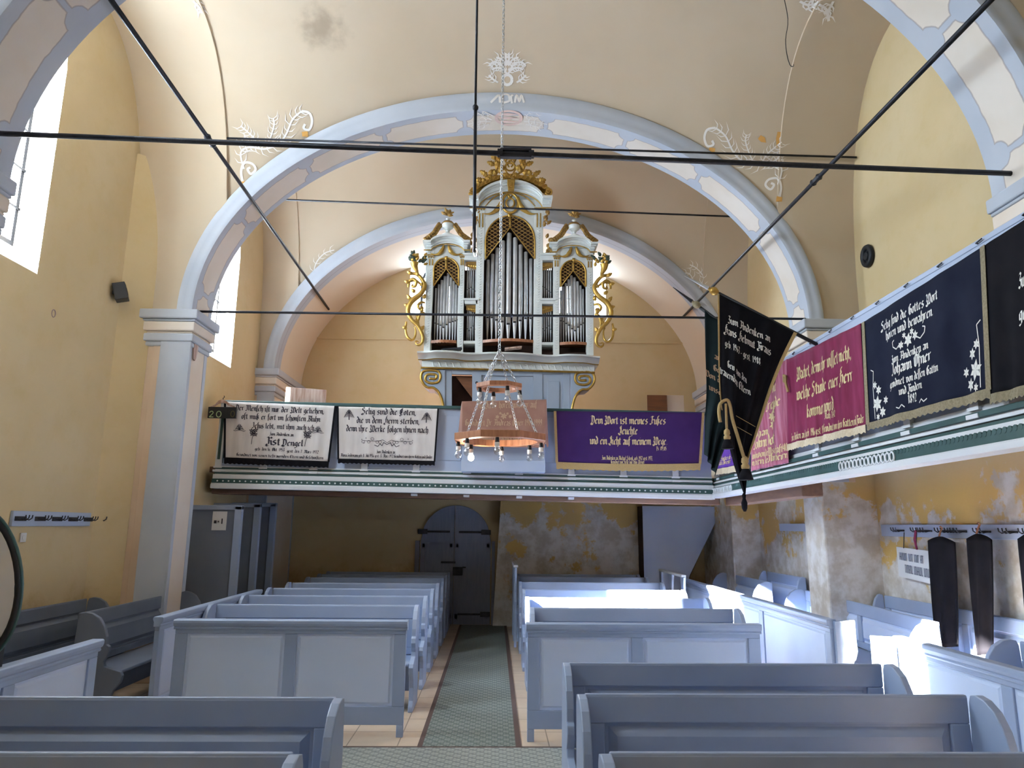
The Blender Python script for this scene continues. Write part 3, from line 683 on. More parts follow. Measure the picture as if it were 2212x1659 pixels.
mb = MB(); a = at(1376, 1190, 13.42); mb.box(a.x - .05, a.x + .04, 13.435, 13.442, a.z - .1, a.z + .1); tag(mb.build('paper_notice', 'paper'), 'small white paper notice by the stair casing edge', 'notice')
t = thing('tall_divider', 'tall grey boarded stall of three dividers on the left under the gallery', 'partition', (-4.1, 9.85, 0))
for i, (y, xr, zt) in enumerate(((9.85, at(516, 1200, 9.85).x, 2.02), (10.66, at(556, 1200, 10.66).x, 2.07), (11.4, at(590, 1200, 11.4).x, 2.10))):
    m = MB(); m.box(-4.11, xr - .09, y, y + .03, 0, zt); m.build('divider_board', 'pew_dark', t, w=True)
    m = MB(); m.box(xr - .095, xr, y - .03, y + .05, 0, zt); m.box(-4.11, xr, y - .03, y + .05, zt - .05, zt + .01); m.build('divider_frame', 'pew', t, w=True, bevel=.006)
mb = MB(); a = at(474, 1125, 9.84); mb.box(a.x - .095, a.x + .095, 9.835, 9.845, a.z - .125, a.z + .125); o = mb.build('paper_notice', 'paper'); tag(o, 'white paper number sheet pinned on the tall grey divider', 'notice')
q = MB(); q.box(a.x + .03, a.x + .045, 9.831, 9.8345, a.z - .04, a.z + .03); q.box(a.x - .07, a.x - .035, 9.831, 9.8345, a.z - .035, a.z + .005); q.box(a.x - .02, a.x, 9.831, 9.8345, a.z - .02, a.z + .0); q.build('print', 'ink', o)
def door_poly(x0, x1, xc, zs, ztop, n=14, left=True):
    pts = []
    for i in range(n):
        tt = i / (n - 1)
        pts.append(tt)
    return pts
dx0, dx1, dxm = at(908, 1200, 13.7).x, at(1060, 1200, 13.7).x, at(981, 1200, 13.7).x
zs, zt = 1.50, 2.16
d = struct(bpy.data.objects.new('door_1', None)); COL.objects.link(d); d.location = (dxm, 13.7, 0)
def leaf(x0, x1, xo, zo, y):
    hw = (dx1 - dx0) / 2; c = (dx0 + dx1) / 2
    top = [(x, zs + (zt - zs) * (max(0, 1 - ((x - c) / hw) ** 2)) ** .5) for x in lin(x1, x0, 12)]
    m = MB(); m.prism([(x0, 0), (x1, 0)] + top, lambda a, b, e: (a, e, b), y, y + .04); o = m.build('door_leaf', 'door', d, w=True, bevel=.004)
    r = MB()
    for z in (.1, 1.38): r.box(x0 + .03, x1 - .03, y - .012, y, z, z + .09)
    for x in (x0 + .0, x1 - .08): r.box(x, x + .08, y - .012, y, .05, 1.45)
    r.build('door_frame', 'door', o)
leaf(dx0, dxm - .004, 0, 0, 13.69); leaf(dxm + .004, dx1, 0, 0, 13.67)
for px, py, s in ((905, 1148, 1), (1058, 1150, -1), (1056, 1327, -1)):
    a = at(px, py, 13.66); m = MB(); x0 = a.x; m.box(min(x0 - .02 * s, x0 + .16 * s), max(x0 - .02 * s, x0 + .16 * s), 13.64, 13.67, a.z - .045, a.z + .045); m.box(min(x0 + .16 * s, x0 + .58 * s), max(x0 + .16 * s, x0 + .58 * s), 13.645, 13.67, a.z - .018, a.z + .018)
    m.build('strap_hinge', 'iron', d, w=True, bevel=.008)
a = at(989, 1233, 13.66); m = MB(); m.box(a.x - .09, a.x + .09, 13.61, 13.67, a.z - .08, a.z + .07); m.box(a.x + .08, a.x + .15, 13.63, 13.66, a.z + .05, a.z + .075); m.build('lock_case', 'iron', d, w=True, bevel=.01)
a = at(970, 1215, 13.66); m = MB(); m.box(a.x - .15, a.x + .12, 13.65, 13.67, a.z - .015, a.z + .02); m.build('latch_bar', 'iron', d, w=True, bevel=.005)
# niche frame beside the door
m = MB(); m.box(dx0 - .10, dx0 - .02, 13.66, YB, 0, zs); m.box(dx1 + .02, dx1 + .08, 13.68, YB, 0, zs); struct(m.build('trim_30', 'door'))
# ================================================================ galleries
def gallery(label, L, loc, rot, posts, rings=None, dots=True, zt=3.47):
    """front along local +x from 0 to L, facing local -y; heights absolute"""
    t = thing('gallery', label, 'gallery', loc, rot)
    m = MB(); m.box(0, L, .0, .03, 2.48, zt - .03); m.build('parapet_board', 'gal', t)
    m = MB(); m.prism([(-.05, zt - .045), (-.05, zt - .01), (-.04, zt), (.16, zt), (.16, zt - .045)], lambda a, b, d: (d, a, b), -.02, L); m.build('top_rail', 'green' if dots else 'gal', t, bevel=.004)
    if not dots: m = MB(); m.box(0, L, -.045, .0, zt - .16, zt - .04); m.build('rail_fascia', 'gal', t, bevel=.004)
    for x in posts:
        m = MB(); m.box(x - .045, x + .045, -.035, 0, 2.50, zt - (.045 if dots else .16), 0); m.box(x - .058, x + .058, -.045, 0, 2.50, 2.525, 0); m.box(x - .06, x + .06, -.058, 0, 2.445, 2.475, 0)
        m.box(x - .02, x + .02, -.0375, -.034, 2.62, zt - .2, 1); m.box(x + .045, x + .057, -.004, 0, 2.57, zt - .1, 1)
        m.build('post', ['gal_white', 'green'], t, bevel=.003)
    for a, b in zip(posts[:-1], posts[1:]):
        m = MB(); m.box(a + .10, b - .10, -.012, 0, 2.68, zt - .14); m.build('panel', 'gal', t, bevel=.004)
    P_ = ((-.03, .485, .512, 1), (-.05, .45, .472, 0), (-.045, .418, .442, 1)) if dots else ((-.05, .445, .485, 1), (-.06, .405, .43, 0), (-.055, .372, .397, 1))
    m = MB(); m.box(0, L, -.02, .03, 2.41 if dots else 2.37, 2.53, 0)
    for e, z0, z1, mi in P_: m.box(0, L, e, .02, 2 + z0, 2 + z1, mi)
    m.build('moulding', ['gal_white', 'green'], t, bevel=.004)
    c = MB()
    for e, z0, z1 in (((-.085, .345, .41), (-.12, .27, .285), (-.135, .21, .27)) if dots else ((-.075, .325, .372), (-.115, .245, .255), (-.13, .20, .245))): c.box(0, L, e, .04, 2 + z0, 2 + z1, 0)
    c.build('cornice', 'gal_white', t, bevel=.006)
    ga, gb_ = (.285, .345) if dots else (.255, .325)
    g = MB(); g.box(0, L, -.105, .04, 2 + ga, 2 + gb_)
    if not dots:
        n = int(L / .045)
        for i in range(n): x = .03 + i * .045; g.lathe([(.0, -.002), (.020, -.002), (.020, .01), (.0, .01)], (x, -.105, 2 + gb_ - .004), 8, 0, 'y')
    g.build('green_band', 'green', t)
    zc = 2 + (ga + gb_) / 2
    q = MB()
    if dots:
        n = int((L - .1) / .078)
        for i in range(n): x = .08 + i * .078; q.lathe([(.001, -.112), (.010, -.110), (.013, -.104)], (x, 0, zc), 8, 0, 'y')
        o = q.build('dot_row', 'gal_white', t); o['kind'] = 'stuff'
    if rings:
        q = MB()
        for r0, r1 in rings:
            n = int((r1 - r0) / .062)
            for i in range(n):
                x = r0 + (r1 - r0) * (i + .5) / n
                q.tube([(x + .028 * math.cos(k), -.112, zc + .036 * math.sin(k)) for k in lin(0, 2 * PI * 13 / 14, 14)], .009, 5, closed=True)
        o = q.build('ring_row', 'gal_white', t); o['kind'] = 'stuff'
    return t
gx0 = at(462, 1000, 10.2).x
posts = [.04] + [at(p, 1020, 10.2).x - gx0 for p in (564, 673, 782, 894, 1004, 1116, 1229, 1341, 1453)]
TB = 0.013
gb = gallery('blue-grey panelled gallery across the back with a dotted green band', 3.08 - gx0, (gx0, 10.2, 0.06), (0, TB, 0), posts)
m = MB(); m.box(-.1, 7.35, .04, 3.5, 2.44, 2.52); m.build('gallery_floor', 'beam', gb)
m = MB(); m.box(-.05, 7.2, .06, .34, 2.14, 2.44); m.build('front_beam', 'beam', gb, bevel=.01)
for px in (890, 1003, 1117, 1229):
    m = MB(); x = at(px, 1083, 10.2).x - gx0; m.box(x - .04, x + .04, -.06, .06, 2.17, 2.2); m.build('iron_clip', 'gal_white', gb)
GXR = 3.20
gr = gallery('blue-grey panelled gallery along the right wall hung with dark banners', 11.5, (GXR, 10.25, 0.0), (0, -.012, -PI / 2), [.25 + .78 * i for i in range(14)], rings=[(.1, 1.0), (3.95, 4.85)], dots=False, zt=3.60)
m = MB(); m.box(0, 11.5, .04, 1.44, 2.50, 2.58); m.build('gallery_floor', 'beam', gr)
m = MB(); m.box(0, 2.6, .12, .35, 2.10, 2.5); m.build('front_beam', 'beam', gr, bevel=.01)
for i in range(14):   # staples that hold the banners
    pass
# desk that juts from the middle of the back gallery, boxed in below the brown cloth
t = thing('desk_box', 'plain grey boarded box jutting from the back gallery under the brown cloth', 'box', (at(1085, 1000, 9.9).x, 9.95, 2.58))
xa, xb = at(998, 1000, 9.92).x, at(1177, 1000, 9.92).x; z0, z1 = at(1085, 1021, 9.92).z, at(1085, 965, 9.92).z
m = MB(); m.box(xa, xb, 9.94, 10.16, z0 + .16, z1 + .45); m.build('box_body', 'gal', t, w=True, bevel=.005)
m = MB(); m.box(xa - .01, xb + .005, 9.90, 10.16, z0 + .01, z0 + .17); m.build('skirt_board', 'gal', t, w=True, bevel=.006)
# planks and boards standing on the gallery
a, b = at(614, 836, 10.36), at(703, 842, 10.36)
m = MB(); m.prism([(a.x, 2.59), (b.x, 2.59), (b.x + .01, b.z), (a.x + .03, a.z)], lambda p, q, e: (p, e, q), 10.36, 10.40); tag(m.build('board', 'oak', bevel=.004), 'scuffed reddish board standing upright on the back gallery, left', 'board')
a, b = at(1398, 852, 13.3), at(1478, 853, 13.3)
m = MB(); m.box(a.x, a.x + .38, 13.30, 13.33, 2.51, a.z - .01); tag(m.build('board', 'brown_in', bevel=.004), 'dark brown board leaning at the back wall right of the organ', 'board')
m = MB(); m.box(a.x + .36, b.x, 13.34, 13.37, 2.51, b.z); tag(m.build('board', 'cream', bevel=.004), 'pale board beside the dark brown board right of the organ', 'board')
# ================================================================ lettering: strokes of a broad nib
GL_ = {
 'a': '.7,4.6 2,4.5 2.6,3.8 2.6,1 3.2,.5;2.6,2.7 .9,2.1 .7,1 1.4,.4 2.6,1.2', 'b': '.7,7.3 .7,1 1.6,.3 2.7,1 2.7,3.8 1.8,4.6 .7,3.9',
 'c': '2.5,4.1 1.8,4.6 .7,3.8 .7,1 1.5,.4 2.5,1', 'd': '.9,7.2 2.7,5 2.7,1 1.6,.3 .7,1 .7,3.6 1.6,4.4 2.6,3.9', 'e': '2.6,1 1.5,.4 .7,1 .7,3.8 1.7,4.6 2.5,3.7 .9,2.4',
 'f': '2.4,7.2 1.5,7.5 1,6.8 1,-.8;.2,4.6 2.1,4.6', 'g': '2.6,4.2 1.6,4.6 .7,3.8 .7,1.4 1.5,.8 2.6,1.4;2.6,4.6 2.6,-.8 1.6,-1.8 .6,-1.3', 'h': '.7,7.3 .7,1 1.2,.4;.7,3.9 1.8,4.6 2.7,3.8 2.7,.6 1.9,-1.3',
 'i': '0,4.5 .7,3.9 .7,1 1.4,.4;.6,6.1 1,6.3', 'j': '.1,4.6 .8,4 .8,-.6 0,-1.5;.6,6.1 1,6.3', 'k': '.8,7.3 .8,1 1.3,.4;.8,4 2.2,4.6 2.2,3.4 .9,2.7;1.2,2.7 2.5,.5',
 'l': '.7,7.3 .7,1 1.4,.4', 'm': '0,4.5 .7,3.9 .7,.6;.8,4 1.9,4.6 2.6,3.9 2.6,.6;2.7,4 3.8,4.6 4.5,3.9 4.5,1 5.1,.4', 'n': '0,4.5 .7,3.9 .7,.6;.8,4 1.9,4.6 2.6,3.9 2.6,1 3.2,.4',
 'o': '.7,1 .7,3.8 1.7,4.6 2.7,3.8 2.7,1 1.7,.3 .7,1', 'p': '.1,4.9 .7,4.3 .7,-1.9;.8,3.9 1.8,4.6 2.7,3.8 2.7,1 1.7,.3 .8,.9', 'r': '0,4.5 .7,3.9 .7,.6;.9,3.8 1.7,4.6 2.3,4.3',
 's': '2.4,4.2 1.5,4.7 .7,3.9 .9,3 2.4,2.2 2.5,1.1 1.6,.3 .6,.8', '~': '2,7.2 1.2,7.5 .8,6.8 .8,-.8', 't': '1,6 1,1 1.6,.4 2.2,.7;.2,4.6 2,4.6', 'u': '0,4.5 .7,3.9 .7,1 1.4,.4 2.6,1.2;2.6,4.6 2.6,1 3.2,.4',
 'v': '.2,4.7 .8,4 .8,1 1.6,.3 2.7,1 2.7,3.9 1.9,4.7', 'w': '.2,4.7 .8,4 .8,1 1.4,.4 2.4,1.1;2.4,4.6 2.4,1 3.1,.4 4.2,1 4.2,3.9 3.4,4.7', 'z': '.6,4.5 2.3,4.5 1,2.6 2.2,1.7 1.6,.4 .5,.7', 'y': '.2,4.7 .8,4 .8,1 1.6,.3 2.7,1;2.7,4.7 2.7,-.4 1.6,-1.6',
 '$': '2,7.2 1.2,7.5 .8,6.8 .8,-.8;.9,4.3 2.3,4.6 1.4,2.8 2.5,1.6 1.5,.3', '.': '.5,.3 .8,.7', ',': '.7,.8 .6,-.6', '-': '.3,2.4 1.7,2.4', ':': '.5,.3 .8,.7;.5,3.3 .8,3.7',
 'D': '.2,6.9 1.4,7.3 3.6,6.4 4,3.4 3.4,1 1.8,.3 .3,1.1;1.5,6.6 1.5,1.6;-.3,.4 .8,-.5 2.4,-.4', 'M': '0,6.7 1,7.2 1.8,6.4 1.8,1.4 .8,.3 -.2,1;1.9,6.2 3,7.2 3.7,6.2 3.7,.8;3.8,6.2 4.9,7.2 5.7,6.2 5.7,1 6.3,.4', 'W': '-.2,6.6 .9,7.3 1.7,6.5 1.7,4.6 .9,3.4 1.7,2.6 1.7,1 3,.3 3.9,1.1;3.7,7 3.7,1 4.9,.3 6,1.3 6,5 4.9,7;-.2,.6 .9,-.4 2.2,-.2',
 'J': '.4,6.6 1.6,7.3 2.8,6.9;2.4,7 2.4,1.4 1.2,.2 0,.9', 'A': '0,6.8 1.2,7.3 1.9,6.4 1.4,3.6 1.8,1.2 .7,.3 -.2,.9;2,6.2 3.2,7.2 4.1,6.3 4.1,1 4.7,.4;1.7,3.5 4,3.5', 'S': '3.4,6.6 2.4,7.3 1,6.6 1.2,5 3,4 3.4,2 2.2,.5 .5,1.2;-.5,.6 .6,-.4 2.2,-.1',
 'T': '4,6.9 2.4,7.2 .9,5.8 .7,2.6 1.6,.6 3.4,.6;1.9,6.6 1.9,1.6;2.6,6.8 3.2,5.6 2.6,2;-.1,-.1 1.4,-.7 3,0', 'H': '3.9,8.3 3,8.4 2.4,7.2 3.2,5.6 2,4.6;1.9,6 2.2,1.4 .9,.3 -.3,.9;2.6,4.4 3.9,4.8 4.4,3.6 4.2,1 3.4,.2;-.6,.3 .5,-.8 1.8,-.5', 'F': '.3,6.4 1.8,7.2 3.6,6.9 4.2,7.3;2.1,6.9 2.3,5 1.9,2.6 2.3,1 .9,.2 -.3,.8;2.4,4.2 3.9,4.2',
 'L': '3.5,7.2 2.4,7.4 1.7,6.4 2.7,4.4 1.9,1.6 .7,.6 -.5,1.2;.1,.5 1.8,-.3 3.4,.7;3,6.6 3,1', 'B': '0,6.7 1.2,7.3 1.7,6.4 1.7,1.2 .6,.3 -.3,1;1.9,6.6 3.6,7.1 3.8,5 2.2,4 4,3.2 4,1 2.6,.3 1.7,1', 'E': '3.7,6.7 2.2,7.3 .8,5.9 .7,2 1.9,.4 3.6,.9;2,6.6 2,1.4;1.2,3.8 3.2,4', 'G': '3.7,6.7 2.2,7.3 .8,5.9 .7,2 1.9,.3 3.7,1 3.7,3.6 2.2,4;2,6.6 2,1.4',
 'K': '0,6.8 1.2,7.3 1.7,6.4 1.7,1.2 .6,.3 -.3,1;1.9,5.6 3.2,7.2 4,6;1.8,3.9 3.4,4 3.6,1.2 4.4,.4;-.5,.3 .5,-.8 1.7,-.4', 'O': '.9,1 .7,5.8 2.2,7.2 4,6 4,1.4 2.4,.3 .9,1;2.3,6.8 2.3,.8', 'Z': '.5,6.4 1.6,7.3 3,6.6 1.6,4.2 3,3.4 3,1 1.6,.2 .3,1', 'V': '0,6.7 1.1,7.3 1.7,6.4 1.4,3 1.7,1 2.9,.3 3.9,1.4 4,5 3,7.2', 'P': '0,6.8 1.2,7.3 1.7,6.4 1.7,-.8;1.9,6.6 3.6,7.1 3.9,4.4 3,3 1.8,3.4', 'N': '0,6.8 1.2,7.3 1.8,6.4 1.8,1.2 .6,.3;1.9,6.2 3.2,7.2 4,6.2 4,1 4.6,.4', 'R': '0,6.8 1.2,7.3 1.7,6.4 1.7,.4;1.9,6.6 3.5,7.1 3.8,5 2.1,4 3.6,1.4 4.5,.4', 'I': '.4,6.6 1.6,7.3 2.2,6.4 2.2,1.4 1,.3 0,.9',
 '0': '.7,1 .7,6 1.8,7 2.9,6 2.9,1 1.8,.2 .7,1', '1': '.4,5.8 1.2,6.9 1.2,.4', '2': '.6,5.6 1.6,7 2.7,6 2.6,4.4 .6,.5 3,.6', '3': '.6,6.6 1.8,7 2.7,5.9 1.5,3.8 2.8,2.4 1.8,.3 .5,.8', '4': '2.4,.3 2.4,6.9 .4,2.4 3.2,2.4', '5': '2.6,6.8 .9,6.8 .8,4 2.2,4.2 2.8,2 1.6,.3 .5,.8', '6': '2.6,6.7 .9,4.6 .7,1.4 1.8,.2 2.8,1.5 1.9,3.6 .8,2.8', '7': '.5,6.7 2.8,6.7 1.4,.3', '8': '1.7,3.8 .8,5.4 1.7,7 2.6,5.6 1.7,3.8 .7,1.8 1.7,.3 2.8,1.8 1.7,3.8', '9': '2.6,4 1.5,3.6 .7,5.2 1.7,7 2.7,5.6 2.6,2.4 1,.3'}
GW = {'i': 2.0, 'j': 1.8, 'l': 2.0, 'm': 5.7, 'w': 4.9, 'f': 2.5, '~': 2.0, 't': 2.6, '.': 1.7, ',': 1.7, '-': 2.3, ':': 1.8, '1': 2.2, 'M': 6.7, 'W': 6.6, 'r': 2.7, 'c': 3.0, 'D': 4.7, 'T': 4.6, 'H': 5.0, 'L': 4.1, 'J': 3.5, 'Z': 3.7, 'A': 5.2}
def glyphs(txt):
    """strokes of a line in nib units, and its width"""
    out = []; x = 0.0
    for ch in txt:
        um = None
        if ch in 'äöü': um, ch = True, {'ä': 'a', 'ö': 'o', 'ü': 'u'}[ch]
        if ch == ' ': x += 2.4; continue
        for st in GL_[ch].split(';'):
            out.append([(float(a.split(',')[0]) + x, float(a.split(',')[1])) for a in st.split()])
        if um: out += [[(x + .8, 6), (x + 1.1, 6.3)], [(x + 2, 6), (x + 2.3, 6.3)]]
        x += GW.get(ch, 4.4 if ch.isupper() else 3.4)
    return out, max(x, .1)
def write(m, txt, fn, uc, v, width, xh=None, bold=1.0, mi=0, slant=0.0, maxh=1.3):
    """set a line centred at uc on baseline v; fn(a, b) maps metres right/up to the cloth"""
    m.key = ('text_line', txt); st, w = glyphs(txt); s = width / w; sy = (xh / 4.6) if xh else s
    nx, ny = .55 * bold, .40 * bold
    for pl in st:
        for (x0, y0), (x1, y1) in zip(pl[:-1], pl[1:]):
            n = max(1, int(math.hypot(x1 - x0, y1 - y0) / 2.6))
            for k in range(n):
                a0, b0 = x0 + (x1 - x0) * k / n, y0 + (y1 - y0) * k / n; a1, b1 = x0 + (x1 - x0) * (k + 1) / n, y0 + (y1 - y0) * (k + 1) / n
                q = []
                for a, b in ((a0 - nx, b0 - ny), (a0 + nx, b0 + ny), (a1 + nx, b1 + ny), (a1 - nx, b1 - ny)):
                    q.append(fn(uc + (a - w / 2) * s, v + b * sy + slant * (a - w / 2) * s))
                m.add(q, [(0, 1, 2, 3)], mi)
def flower(m, fn, uc, v, r, n=5, mi=0):
    m.key = ('flower_motif', round(uc / .4), round(v / .4))
    for k in range(n):
        a = 2 * PI * k / n + .3; c, s_ = math.cos(a), math.sin(a)
        q = [(0, 0), (r * .5, r * .26), (r, 0), (r * .5, -r * .26)]
        m.add([fn(uc + x * c - y * s_, v + x * s_ + y * c) for x, y in q], [(0, 1, 2, 3)], mi)
def stem(m, fn, pts, w=.006, mi=0):
    m.key = ('flower_motif', round(pts[0][0] / .4), round(pts[0][1] / .4))
    for (x0, y0), (x1, y1) in zip(pts[:-1], pts[1:]):
        l = math.hypot(x1 - x0, y1 - y0) or 1; nx, ny = -(y1 - y0) / l * w / 2, (x1 - x0) / l * w / 2
        m.add([fn(x0 - nx, y0 - ny), fn(x0 + nx, y0 + ny), fn(x1 + nx, y1 + ny), fn(x1 - nx, y1 - ny)], [(0, 1, 2, 3)], mi)
# ================================================================ banners on the galleries
class Cloth:
    """hanging cloth from four corners (TL, TR, BR, BL) in the place, with folds; a in metres from the left, b in metres up from the bottom"""
    def __init__(s, c, n, amp=.012, k=5, sag=.0, seed=0, pull=0.0):
        s.c = [Vector(x) for x in c]; s.n = Vector(n).normalized(); s.amp = amp; s.k = k; s.sag = sag; s.pull = pull
        s.w = ((s.c[1] - s.c[0]).length + (s.c[2] - s.c[3]).length) / 2; s.h = ((s.c[0] - s.c[3]).length + (s.c[1] - s.c[2]).length) / 2
        r = random.Random(seed); s.ph = [r.uniform(0, 6.28) for _ in range(6)]
    def P(s, u, v, off=0.0):
        """u 0..1 left-right, v 0..1 top-bottom"""
        uu = u; a = s.c[0].lerp(s.c[1], uu); b = s.c[3].lerp(s.c[2], uu); p = a.lerp(b, v)
        f = .25 + .75 * min(1, max(0, v)); k = s.k
        wv = math.sin(2 * PI * k * u + s.ph[0] + 1.3 * v) * .6 + math.sin(2 * PI * k * 1.7 * u + s.ph[1] - .8 * v) * .4 + .5 * math.sin(2 * PI * k * .45 * u + s.ph[2])
        e = math.exp(-(u / .04) ** 2) + math.exp(-((1 - u) / .04) ** 2)
        p = p + s.n * (off + .03 + s.amp * f * wv * (1 - .5 * e))
        p.z -= s.sag * 4 * u * (1 - u) * v
        return p
    def F(s, off=.006): return lambda a, b: s.P(a / s.w, 1 - b / s.h, off)
def banner(name, label, cl, m, nu=60, nv=22, fringe=None, fh=.07, side=None, sw=.03, group=None, lip=.14, cat='banner', fb=None):
    q = MB(); vs = [-1] + lin(0, 1, nv)
    def fn(u, v):
        if v < 0: p = cl.P(u, 0); return p - cl.n * lip
        return cl.P(u, v)
    q.grid(fn, lin(0, 1, nu), vs); o = q.build(name, m, smooth=True, solid=.004); tag(o, label, cat, None)
    if group: o['group'] = group
    if fringe:
        f = MB(); r = random.Random(3)
        us = lin(0, 1, nu * 2); f.grid(lambda u, v: cl.P(u, 1 - .012 / cl.h + (v * (fh + .012 + .006 * math.sin(u * 140) * v)) / cl.h, .007), us, [0, .5, 1]); f.build('fringe', fringe, o, solid=.003)
    if side:
        for e in ((0, 1) if side[1] == 'b' else (0,) if side[1] == 'l' else (1,)):
            f = MB(); d = sw / cl.w; a, b = (0 - d * .3, d) if e == 0 else (1 - d, 1 + d * .3)
            f.grid(lambda u, v: cl.P(u, v, .008), [a, b], lin(0, 1, nv * 2))
            f.build('side_braid', side[0], o, solid=.003)
    return o
BY = 10.12; NB = (0, -1, 0)
def bk(q): return [at(px, py, BY) for px, py in q]
# first white banner
c = Cloth(bk([(487, 868), (727, 878), (712, 999), (486, 990)]), NB, .010, 7, seed=1)
o = banner('white_banner', 'white satin banner with black lettering, leftmost, black fringe', c, 'cl_white', fringe='cl_black', fh=.075, side=('cl_black', 'b'), sw=.022)
m = MB(); f = c.F(); w_, h_ = c.w, c.h
def vrow(c, frac): return c.h * (1 - frac)
for txt, fr, uc, wd_, xh in (('Der Men~ch i~t nur der Welt geliehen,', .155, .50, .80, .055), ('oft mu$ er fort im ~chön~ten Blühn.', .30, .52, .73, .055), ('Je~us lebt, mit ihm auch ich', .455, .54, .57, .052), ('Zum Andenken an', .575, .53, .22, .032), ('Kst', .745, .46, .13, .075), ('Dengel', .745, .64, .20, .060), ('geb. den 16. Okt. 1953', .845, .43, .28, .03), ('gest. den 7. März 1972', .86, .74, .30, .03), ('Gewidmet von seinen tieftrauernden Eltern und Ge~chwi~tern', .955, .53, .82, .028)):
    write(m, txt, f, uc * c.w, vrow(c, fr), wd_ * c.w, xh, bold=1.05)
for uc, vv in ((.14, .52), (.86, .50)):
    for k in range(9): stem(m, f, [(uc * c.w, vrow(c, vv - .02)), (uc * c.w + (k - 4) * .015, vrow(c, vv - .13 + .008 * (k - 4) ** 2)), (uc * c.w + (k - 4) * .022, vrow(c, vv - .03 + .004 * abs(k - 4)))], .006)
for uc in (.27, .77):
    for dx, dy in ((-.03, .04), (.03, .05), (0, .02), (.025, -.01), (-.02, -.005)): flower(m, f, uc * c.w + dx, vrow(c, .55) + dy, .038)
    stem(m, f, [(uc * c.w, vrow(c, .55)), (uc * c.w - .02, vrow(c, .66)), (uc * c.w - .025, vrow(c, .74))], .008)
m.build_split('ink', o)
# second white banner
c = Cloth(bk([(730, 879), (948, 884), (940, 998), (731, 993)]), NB, .010, 6, seed=4)
o = banner('white_banner', 'white satin banner with three lines of black lettering and a laurel, second from left', c, 'cl_white', fringe='cl_black', fh=.05, side=('cl_black', 'b'), sw=.018)
m = MB(); f = c.F()
for txt, fr, uc, wd_, xh in (('Selig sind die Toten,', .14, .51, .54, .062), ('die in dem Herrn sterben,', .31, .505, .63, .062), ('denn ihre Werke folgen ihnen nach.', .47, .505, .84, .062), ('Zum Andenken an', .87, .49, .19, .032), ('Maria Zeidemann geb. 8. Juli 1936 gest. 13. März 1972 Gewidmet von ihrem Gatten und Kinder', .945, .50, .94, .03)):
    write(m, txt, f, uc * c.w, vrow(c, fr), wd_ * c.w, xh, bold=1.0)
for uc, vv in ((.115, .25), (.885, .27)):
    for k in range(9): stem(m, f, [(uc * c.w, vrow(c, vv - .13)), (uc * c.w + (k - 4) * .012, vrow(c, vv - .20 + .006 * (k - 4) ** 2)), (uc * c.w + (k - 4) * .018, vrow(c, vv - .06 + .004 * abs(k - 4)))], .006)
    stem(m, f, [(uc * c.w, vrow(c, vv - .13)), (uc * c.w, vrow(c, vv))], .014)
for s in (1, -1):
    u0 = .5 * c.w
    stem(m, f, [(u0 + s * x, vrow(c, .64) + y) for x, y in ((0, -.02), (.06, .02), (.14, .0), (.26, .0), (.34, .005))], .006)
    for x in (.08, .12, .19, .24, .32): 
        pts = [(u0 + s * (x + .045 * math.cos(t) * .5 + .02), vrow(c, .64) + .03 * (1 if int(x * 100) % 2 else -.4) + .02 * math.sin(t)) for t in lin(0, 2 * PI, 9)]; stem(m, f, pts, .005)
    stem(m, f, [(u0 + s * x, vrow(c, .70) + y) for x, y in ((.0, .0), (.05, .03), (.07, -.02), (.10, .01), (.13, -.03), (.18, -.01))], .009)
    for x, y in ((.30, .04), (.33, -.03), (.36, .02)): flower(m, f, u0 + s * x, vrow(c, .64) + y, .012, 4)
m.build_split('ink', o)
# brown cloth over the jutting desk
BY2 = 9.82
c = Cloth([at(px, py, BY2) for px, py in ((998, 868), (1180, 864), (1176, 968), (997, 964))], NB, .010, 3, seed=6)
o = banner('brown_banner', 'faded brown velvet cloth draped over the jutting desk behind the chandelier', c, 'cl_brown', lip=.33, cat='cloth')
q = MB()
for u0, s in ((0, -1), (1, 1)):   # the cloth falls down the two sides of the desk
    q.grid(lambda u, v: c.P(u0, v) + Vector((.10 * s * u * (v * .55 + .25), .30 * u, .02 * math.sin(u * 7) * v)), lin(0, 1, 8), lin(0, .93, 12))
q.build('side_fall', 'cl_brown', o, smooth=True)
m = MB(); f = c.F()
for txt, fr, uc, wd_, xh in (('Die Liebe höret nimmer auf', .17, .53, .72, .065), ('Gewidmet Dr. Andreas Ofner 1919-1999', .55, .50, .92, .06), ('von seiner Mutter und seinen zwei Schwe~tern', .86, .48, .92, .055)):
    write(m, txt, f, uc * c.w, vrow(c, fr), wd_ * c.w, xh, bold=.9)
for dx, dy, r in ((0, 0, .05), (-.09, -.01, .032), (-.05, .04, .022), (.05, .035, .022), (.09, -.005, .03)): flower(m, f, .5 * c.w + dx, vrow(c, .34) + dy, r, 6)
m.build_split('ink_faint', o)
# deep purple banner
c = Cloth(bk([(1197, 889), (1519, 892), (1512, 1003), (1201, 1000)]), NB, .006, 3, sag=.02, seed=8)
o = banner('purple_banner', 'deep purple banner with pale gold lettering and gold fringe', c, 'cl_purple', fringe='fr_gold', fh=.085, side=('fr_gold', 'b'), sw=.028)
m = MB(); f = c.F()
for txt, fr, uc, wd_, xh in (('Dein Wort ist meines Fu$es', .24, .495, .505, .075), ('Leuchte', .435, .495, .13, .075), ('und ein Licht auf meinem Wege.', .63, .50, .53, .075), ('Ps. 119,105.', .73, .725, .075, .035), ('Zum Andenken an Michael Schenk, geb. 1932 gest. 1973,', .915, .49, .35, .038), ('Gewidmet von Stelle und Hans Werner.', .985, .495, .235, .036)):
    write(m, txt, f, uc * c.w, vrow(c, fr), wd_ * c.w, xh, bold=1.05)
m.build_split('ink_gold', o)
